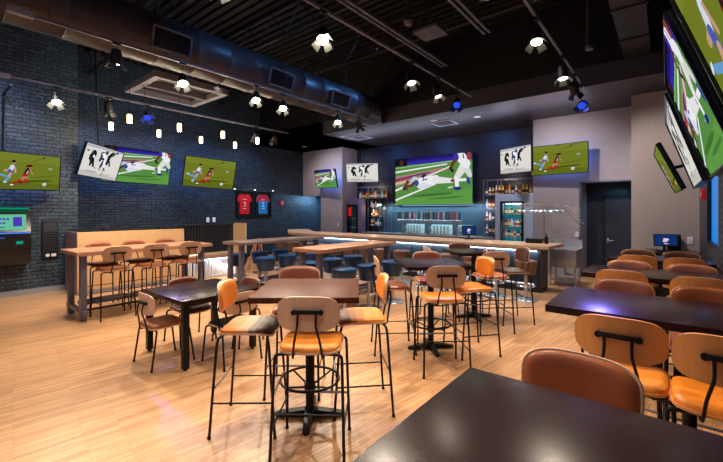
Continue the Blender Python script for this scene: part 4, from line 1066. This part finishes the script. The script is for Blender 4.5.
# register on the bar
def pos(loc, rz, label, W=.34, Hh=.24):
    t = thing('register', label, 'register', loc, rz)
    bm = B(); box(bm,-.11,.11,-.11,.11,0,.02,bev=.006); link('base', bm, M_matte, t)
    bm = B(); tube(bm, bend([(0,.03,.02),(0,.05,.14),(0,.0,.2)],.03), .02); link('stand', bm, M_matte, t)
    M = Matrix.Translation((0,-.03,.20)) @ Matrix.Rotation(R(-14), 4, 'X')
    bm = B()
    for v in box(bm,-W/2,W/2,-.02,.02,-Hh/2+.02,Hh/2+.02): v.co = M @ v.co
    mo = link('monitor', bm, M_matte, t)
    bm = B()
    for v in box(bm,-W/2+.015,W/2-.015,-.024,-.02,-Hh/2+.04,Hh/2): v.co = M @ v.co
    s = link('screen', bm, emat('register_blue',(.07,.20,.42),.9), mo)
    bm = B()
    for b_ in ((-.035,.03,.0,.055),(-.045,.01,-.02,.01),(-.02,.045,.02,.04)):
        for v in box(bm,b_[0],b_[1],-.027,-.024,b_[2],b_[3]): v.co = M @ v.co
    for v in box(bm,-.03,.03,-.027,-.024,-.06,-.045): v.co = M @ v.co
    link('screen_icon', bm, emat('register_white',(.9,.8,.9),.9), s)
    return t
pos((-3.83,9.55-.6,1.0), R(25), 'small black register with blue screen on the bar counter')
# bits on the bar end
t = thing('napkin_caddy', 'low black caddy on the right end of the bar counter', 'caddy', (-2.25,8.75,1.0)); boxo('box', M_matte, (-.16,.16,-.07,.07,0,.012), t)
for x in (-.16,-.06,.06,.15): boxo('divider', M_matte, (x,x+.01,-.07,.07,.012,.10), t)
boxo('rim', M_matte, (-.16,.16,-.075,-.065,.012,.10), t)
o = thing('squeeze_bottle', 'tall black bottle beside the caddy on the bar end', 'bottle', (-2.0,8.72,1.0)); lathed('body', M_matte, [(.035,0),(.038,.01),(.036,.13),(.03,.15)], o, 16); lathed('cap', mat('cap_grey',(.3,.3,.33)), [(.02,.15),(.02,.19),(.008,.23),(0,.23)], o, 12)
# overhead glass rack on the service end
t = thing('glass_rack', 'overhead chrome glass rack with curved canopy above the bar end', 'rack', (0,0,0))
bm = B()
for x in (-2.72,-2.1):
    for y in (8.9,): tube(bm, [(x,y+.05,1.0),(x,y+.05,1.84)], .012)
tube(bm, bend([(-2.8,8.95,1.84),(-2.4,8.95,1.86),(-1.75,8.95,1.83),(-1.42,8.95,1.42)],.08), .012)
tube(bm, bend([(-2.8,9.45,1.84),(-2.4,9.45,1.86),(-1.75,9.45,1.83),(-1.42,9.45,1.42)],.08), .012)
for x in (-2.8,-2.1,-1.78): tube(bm, [(x,8.95,1.845),(x,9.45,1.845)], .008)
link('frame', bm, M_chrome, t)
bm = B()
for i in range(9): box(bm, -2.75+i*.11,-2.735+i*.11,8.97,9.43,1.80,1.81)
link('hanger_slats', bm, M_steel, t)
bm = B()
for i in range(16):
    for k in range(7):
        x0 = -2.05+k*.085+(i%2)*.042; z = 1.20+i*.037
        if x0 < -1.5: box(bm, x0, x0+.06, 9.44, 9.446, z, z+.024)
link('mesh_screen', bm, mat('pale_mesh',(.74,.73,.75),rough=.4,metal=.3), t)
Mg = mat('stem_glass',(.8,.85,.9),rough=.05,metal=.45)
bm = B(); lathe(bm, [(.03,.14),(.004,.132),(.004,.075),(.03,.045),(.034,.0)], 0,0,12)
gm = link('g', bm, Mg); gme = gm.data; bpy.data.objects.remove(gm)
for i in range(9):
    for y in (9.05,9.2,9.35):
        o = bpy.data.objects.new('wine_glass', gme); C.objects.link(o); o.location = (-2.69+i*.11, y, 1.66); tag(o, 'upturned stem glass hanging in the chrome rack over the bar end', 'glass', 'hanging stem glasses')
# service sink beyond the bar end
t = thing('service_sink', 'stainless ice sink on legs at the right end of the bar', 'sink', (-1.83,9.72,0))
bm = B(); box(bm,-.27,.27,-.28,.28,.42,.80,bev=.01); link('basin', bm, M_steel, t)
bm = B()
for q in ((-.30,.30,-.31,-.27),(-.30,.30,.27,.31),(-.30,-.26,-.27,.27),(.26,.30,-.27,.27)): box(bm, *q, .80, .84)
link('rim', bm, M_steel, t)
boxo('back_splash', M_steel, (-.30,.30,.31,.33,.80,1.02), t)
for x in (-.25,.25):
    for y in (-.26,.26): bm = B(); tube(bm, [(x,y,0),(x,y,.43)], .018); link('leg', bm, M_steel, t)
bm = B(); box(bm,-.24,.24,-.25,.25,.12,.135); link('shelf', bm, M_steel, t)
bm = B(); tube(bm, bend([(0,0,.42),(0,0,.24),(.1,0,.24),(.1,.2,.2)],.04), .025); link('drain_pipe', bm, M_white, t)
bm = B(); tube(bm, bend([(-.1,.30,.84),(-.1,.30,1.0),(-.1,.1,1.02),(-.1,.08,.92)],.06), .012); link('faucet', bm, M_chrome, t)
t = thing('red_tray', 'small coiled red hose lying on the steel sink', 'hose', (-1.98,9.6,.81)); bm = B(); tube(bm, [(.09*math.cos(2*math.pi*k/20),.05*math.sin(2*math.pi*k/20),.045) for k in range(20)], .008, 6, closed=True); link('hose', bm, mat('hose_red',(.75,.25,.2),rough=.5), t)
bm = B(); box(bm,-.1,.1,-.06,.06,.03,.037); link('tray', bm, M_white, t)

# right rear: service station and register
t = thing('service_station', 'black waist high service cabinet against the rear right wall', 'cabinet', (0,0,0))
boxo('cabinet', M_matte, (-.35,.45,9.45,9.98,0,.86), t, bev=.005); boxo('worktop', mat('dark_top',(.12,.12,.14),rough=.3), (-.38,.47,9.42,9.99,.86,.90), t, bev=.004)
for x in (-.33,.06): dd = boxo('door', mat('cab_door',(.09,.09,.10),rough=.4), (x,x+.37,9.43,9.45,.06,.83), t); boxo('handle', M_chrome, (x+.3,x+.315,9.415,9.43,.5,.65), dd)
p = pos((-.03,9.62,.90), R(14), 'black register with blue screen on the service cabinet'); p.scale = (1.12,1.12,1.0)
t = thing('receipt_printer', 'small black receipt printer behind the register on the service cabinet', 'printer', (.10,9.82,.90)); boxo('body', M_matte, (-.1,.12,-.08,.1,0,.33), t, bev=.02); boxo('paper_slot', M_white, (-.04,.06,-.06,-.05,.33,.335), t)
for x,y,z,ax,lab in ((.36,9.985,1.11,0,'white switch plate on the rear right wall'),(-1.80,10.985,1.10,0,'white outlet plate on the grey wall behind the sink')):
    t = thing('switch_plate', lab, 'switch', (x,y,z)); boxo('plate', M_white, (-.045,.045,0,.012,-.07,.07), t, bev=.002); boxo('toggle', M_white, (-.01,.01,-.008,0,-.02,.02), t)
t = thing('wall_strobe', 'small red alarm strobe on the right brick wall', 'alarm', (XR-.002,8.55,1.98)); boxo('housing', M_red, (-.05,0,-.06,.06,-.09,.09), t, bev=.01); boxo('lens', M_white, (-.06,-.05,-.03,.03,-.03,.03), t)
t = thing('switch_plate', 'tiny white switch on the grey column left of the bar', 'switch', (-10.05,10.885,1.16)); boxo('plate', M_white, (-.035,.035,0,.012,-.06,.06), t); boxo('toggle', M_white, (-.008,.008,-.006,0,-.015,.015), t)
# soffit fittings
for i,(x,y,lab) in enumerate(((-10.9,9.9,'recessed ceiling light at the left of the soffit'),(-8.45,9.35,'recessed ceiling light left of the soffit vent'),(-5.0,9.3,'recessed ceiling light above the large screen'),(-3.9,9.65,'recessed ceiling light at the right of the soffit'))):
    t = thing('recessed_light', lab, 'downlight', (x,y,4.2), 0); 
    lathed('trim_ring', M_white, [(.075,-.001),(.09,-.001),(.09,-.008),(.075,-.008)], t, 20); lathed('lens', emat('downlight_lens',(.95,.95,1),2.5), [(0,-.003),(.074,-.003),(.074,-.005),(0,-.005)], t, 20)
for x,y,lab in ((-8.1,9.9,'white ceiling vent at the left of the soffit'),(-4.9,9.75,'grey ceiling vent at the middle of the soffit')):
    t = thing('ceiling_vent', lab, 'vent', (x,y,4.2)); bm = B()
    for q in ((-.3,.3,-.3,-.26),(-.3,.3,.26,.3),(-.3,-.26,-.26,.26),(.26,.3,-.26,.26)): box(bm,*q,-.02,-.001)
    link('frame', bm, mat('vent_grey',(.6,.6,.66),rough=.5), t)
    bm = B()
    for i in range(7): box(bm,-.26,.26,-.24+i*.07,-.225+i*.07,-.018,-.004)
    link('slat', bm, mat('vent_slat',(.4,.4,.46),rough=.5), t)

# ------------------------------------------------------------------ lights of the room, with added unseen fill lamps
def area(loc, rot, e, col, sx, sy, nm):
    l = bpy.data.lights.new(nm,'AREA'); l.shape='RECTANGLE'; l.size=sx; l.size_y=sy; l.energy=e; l.color=col
    o = bpy.data.objects.new(nm, l); C.objects.link(o); o.location=loc; o.rotation_euler=rot; return o
def spotl(loc, aim, e, col, size, nm, soft=.1, blend=.8):
    l = bpy.data.lights.new(nm,'SPOT'); l.energy=e; l.color=col; l.spot_size=R(size); l.spot_blend=blend; l.shadow_soft_size=soft
    o = bpy.data.objects.new(nm, l); C.objects.link(o)
    d = Vector(aim)-Vector(loc); o.matrix_world = cylM(loc, -d); return o
bm = B(); box(bm, XL2, -11.02, 11.1, 13.2, 2.33, 2.4); struct('ceiling_passage', bm, M_matte)
spotl((-11.35,11.7,2.30),(-12.1,10.9,1.3),150,(.30,.62,1),150,'passage_light')
BL = (.25,.45,1)
for y in (3.2,4.8,6.4,8.0,9.4): spotl((-10.6,y,4.5),(-12.1,y+.1,1.9),75,BL,95,'blue_wall_wash')
for y in (3.4,5.4,7.6): spotl((-9.6,y,5.0),(-12.1,y+.1,1.2),150,(.75,.85,1),80,'wall_wash')
spotl((-8.9,.9,4.6),(-10.1,1.5,2.2),90,(.45,.60,1),110,'blue_wall_wash')
spotl((-8.4,1.6,4.4),(-10.1,.9,.9),150,(.8,.88,1),100,'wall_wash')
spotl((-5.2,7.6,5.4),(-6.4,6.2,4.6),110,(.12,.40,1),110,'blue_duct_wash')
spotl((-4.6,4.0,5.4),(-6.4,4.4,4.6),60,(.12,.40,1),110,'blue_duct_wash')
for x in (-8.3,-6.2,-4.2): spotl((x,10.6,4.15),(x,11.8,2.9),55,(.12,.28,1),130,'blue_bar_wash')
spotl((-10.9,8.3,3.2),(-12.1,8.4,1.95),30,(1,.97,.92),60,'jersey_fill')  # added lamp without fitting, brightens the jerseys
area((-6,9.9,3.9),(R(180),0,0),24,(.62,.66,.9),6,.4,'soffit_fill')  # added uplights without fittings, brighten the soffit underside
area((-2.4,9.6,3.9),(R(180),0,0),9,(.7,.6,.75),2,.4,'soffit_fill')
spotl((-2.2,9.2,4.15),(-2.2,11.0,2.0),230,(1,.92,.90),120,'grey_wall_fill')  # added lamps without fittings, brighten the grey walls
spotl((-10.5,9.3,4.15),(-10.4,10.9,2.0),150,(1,.92,.9),120,'grey_wall_fill')
spotl((-8.9,9.6,4.15),(-9.8,11.3,2.9),90,(.85,.85,1),90,'grey_wall_fill')
spotl((-.9,11.5,2.40),(-1.2,11.9,1.2),16,(.2,.6,.9),130,'recess_light')
spotl((-1.0,7.6,4.1),(0,10.0,1.9),300,(1,.88,.82),75,'rear_right_fill')  # added lamp without fitting, brightens the rear right wall
for x in (-9,-7.3,-5.6,-3.9,-2.3): spotl((x,9.0,4.15),(x,8.3,1.0),230,(1,.88,.78),80,'bar_fill')  # added unseen lamps that brighten the bar counter
spotl((-1.8,9.0,4.15),(-1.8,9.8,.8),120,(.9,.93,1),60,'sink_fill')  # added unseen lamp that brightens the steel sink
for x,y in ((-7.0,5.3),(-4.6,5.3)): spotl((x,y,4.6),(x,y,.5),230,(.80,.86,1),95,'cool_fill')  # added lamps without fittings, brighten the communal tables and blue stools
spotl((-1.7,6.2,4.6),(-1.5,5.8,.5),190,(.85,.90,1),75,'cool_fill')  # another added lamp, for the pale floor patches near the bar
spotl((-6.4,2.4,3.95),(-9.1,3.1,.6),330,(1,.86,.70),85,'warm_fill')  # added lamps without fittings, brighten the partition and banquette
spotl((-7.4,4.2,4.4),(-9.1,4.9,.8),150,(1,.90,.8),70,'warm_fill')
w = bpy.data.worlds.new('room_ambient'); scene.world = w; w.use_nodes = True
bg = w.node_tree.nodes['Background']; bg.inputs[0].default_value = lin((.60,.63,.78))+(1,); bg.inputs[1].default_value = .45
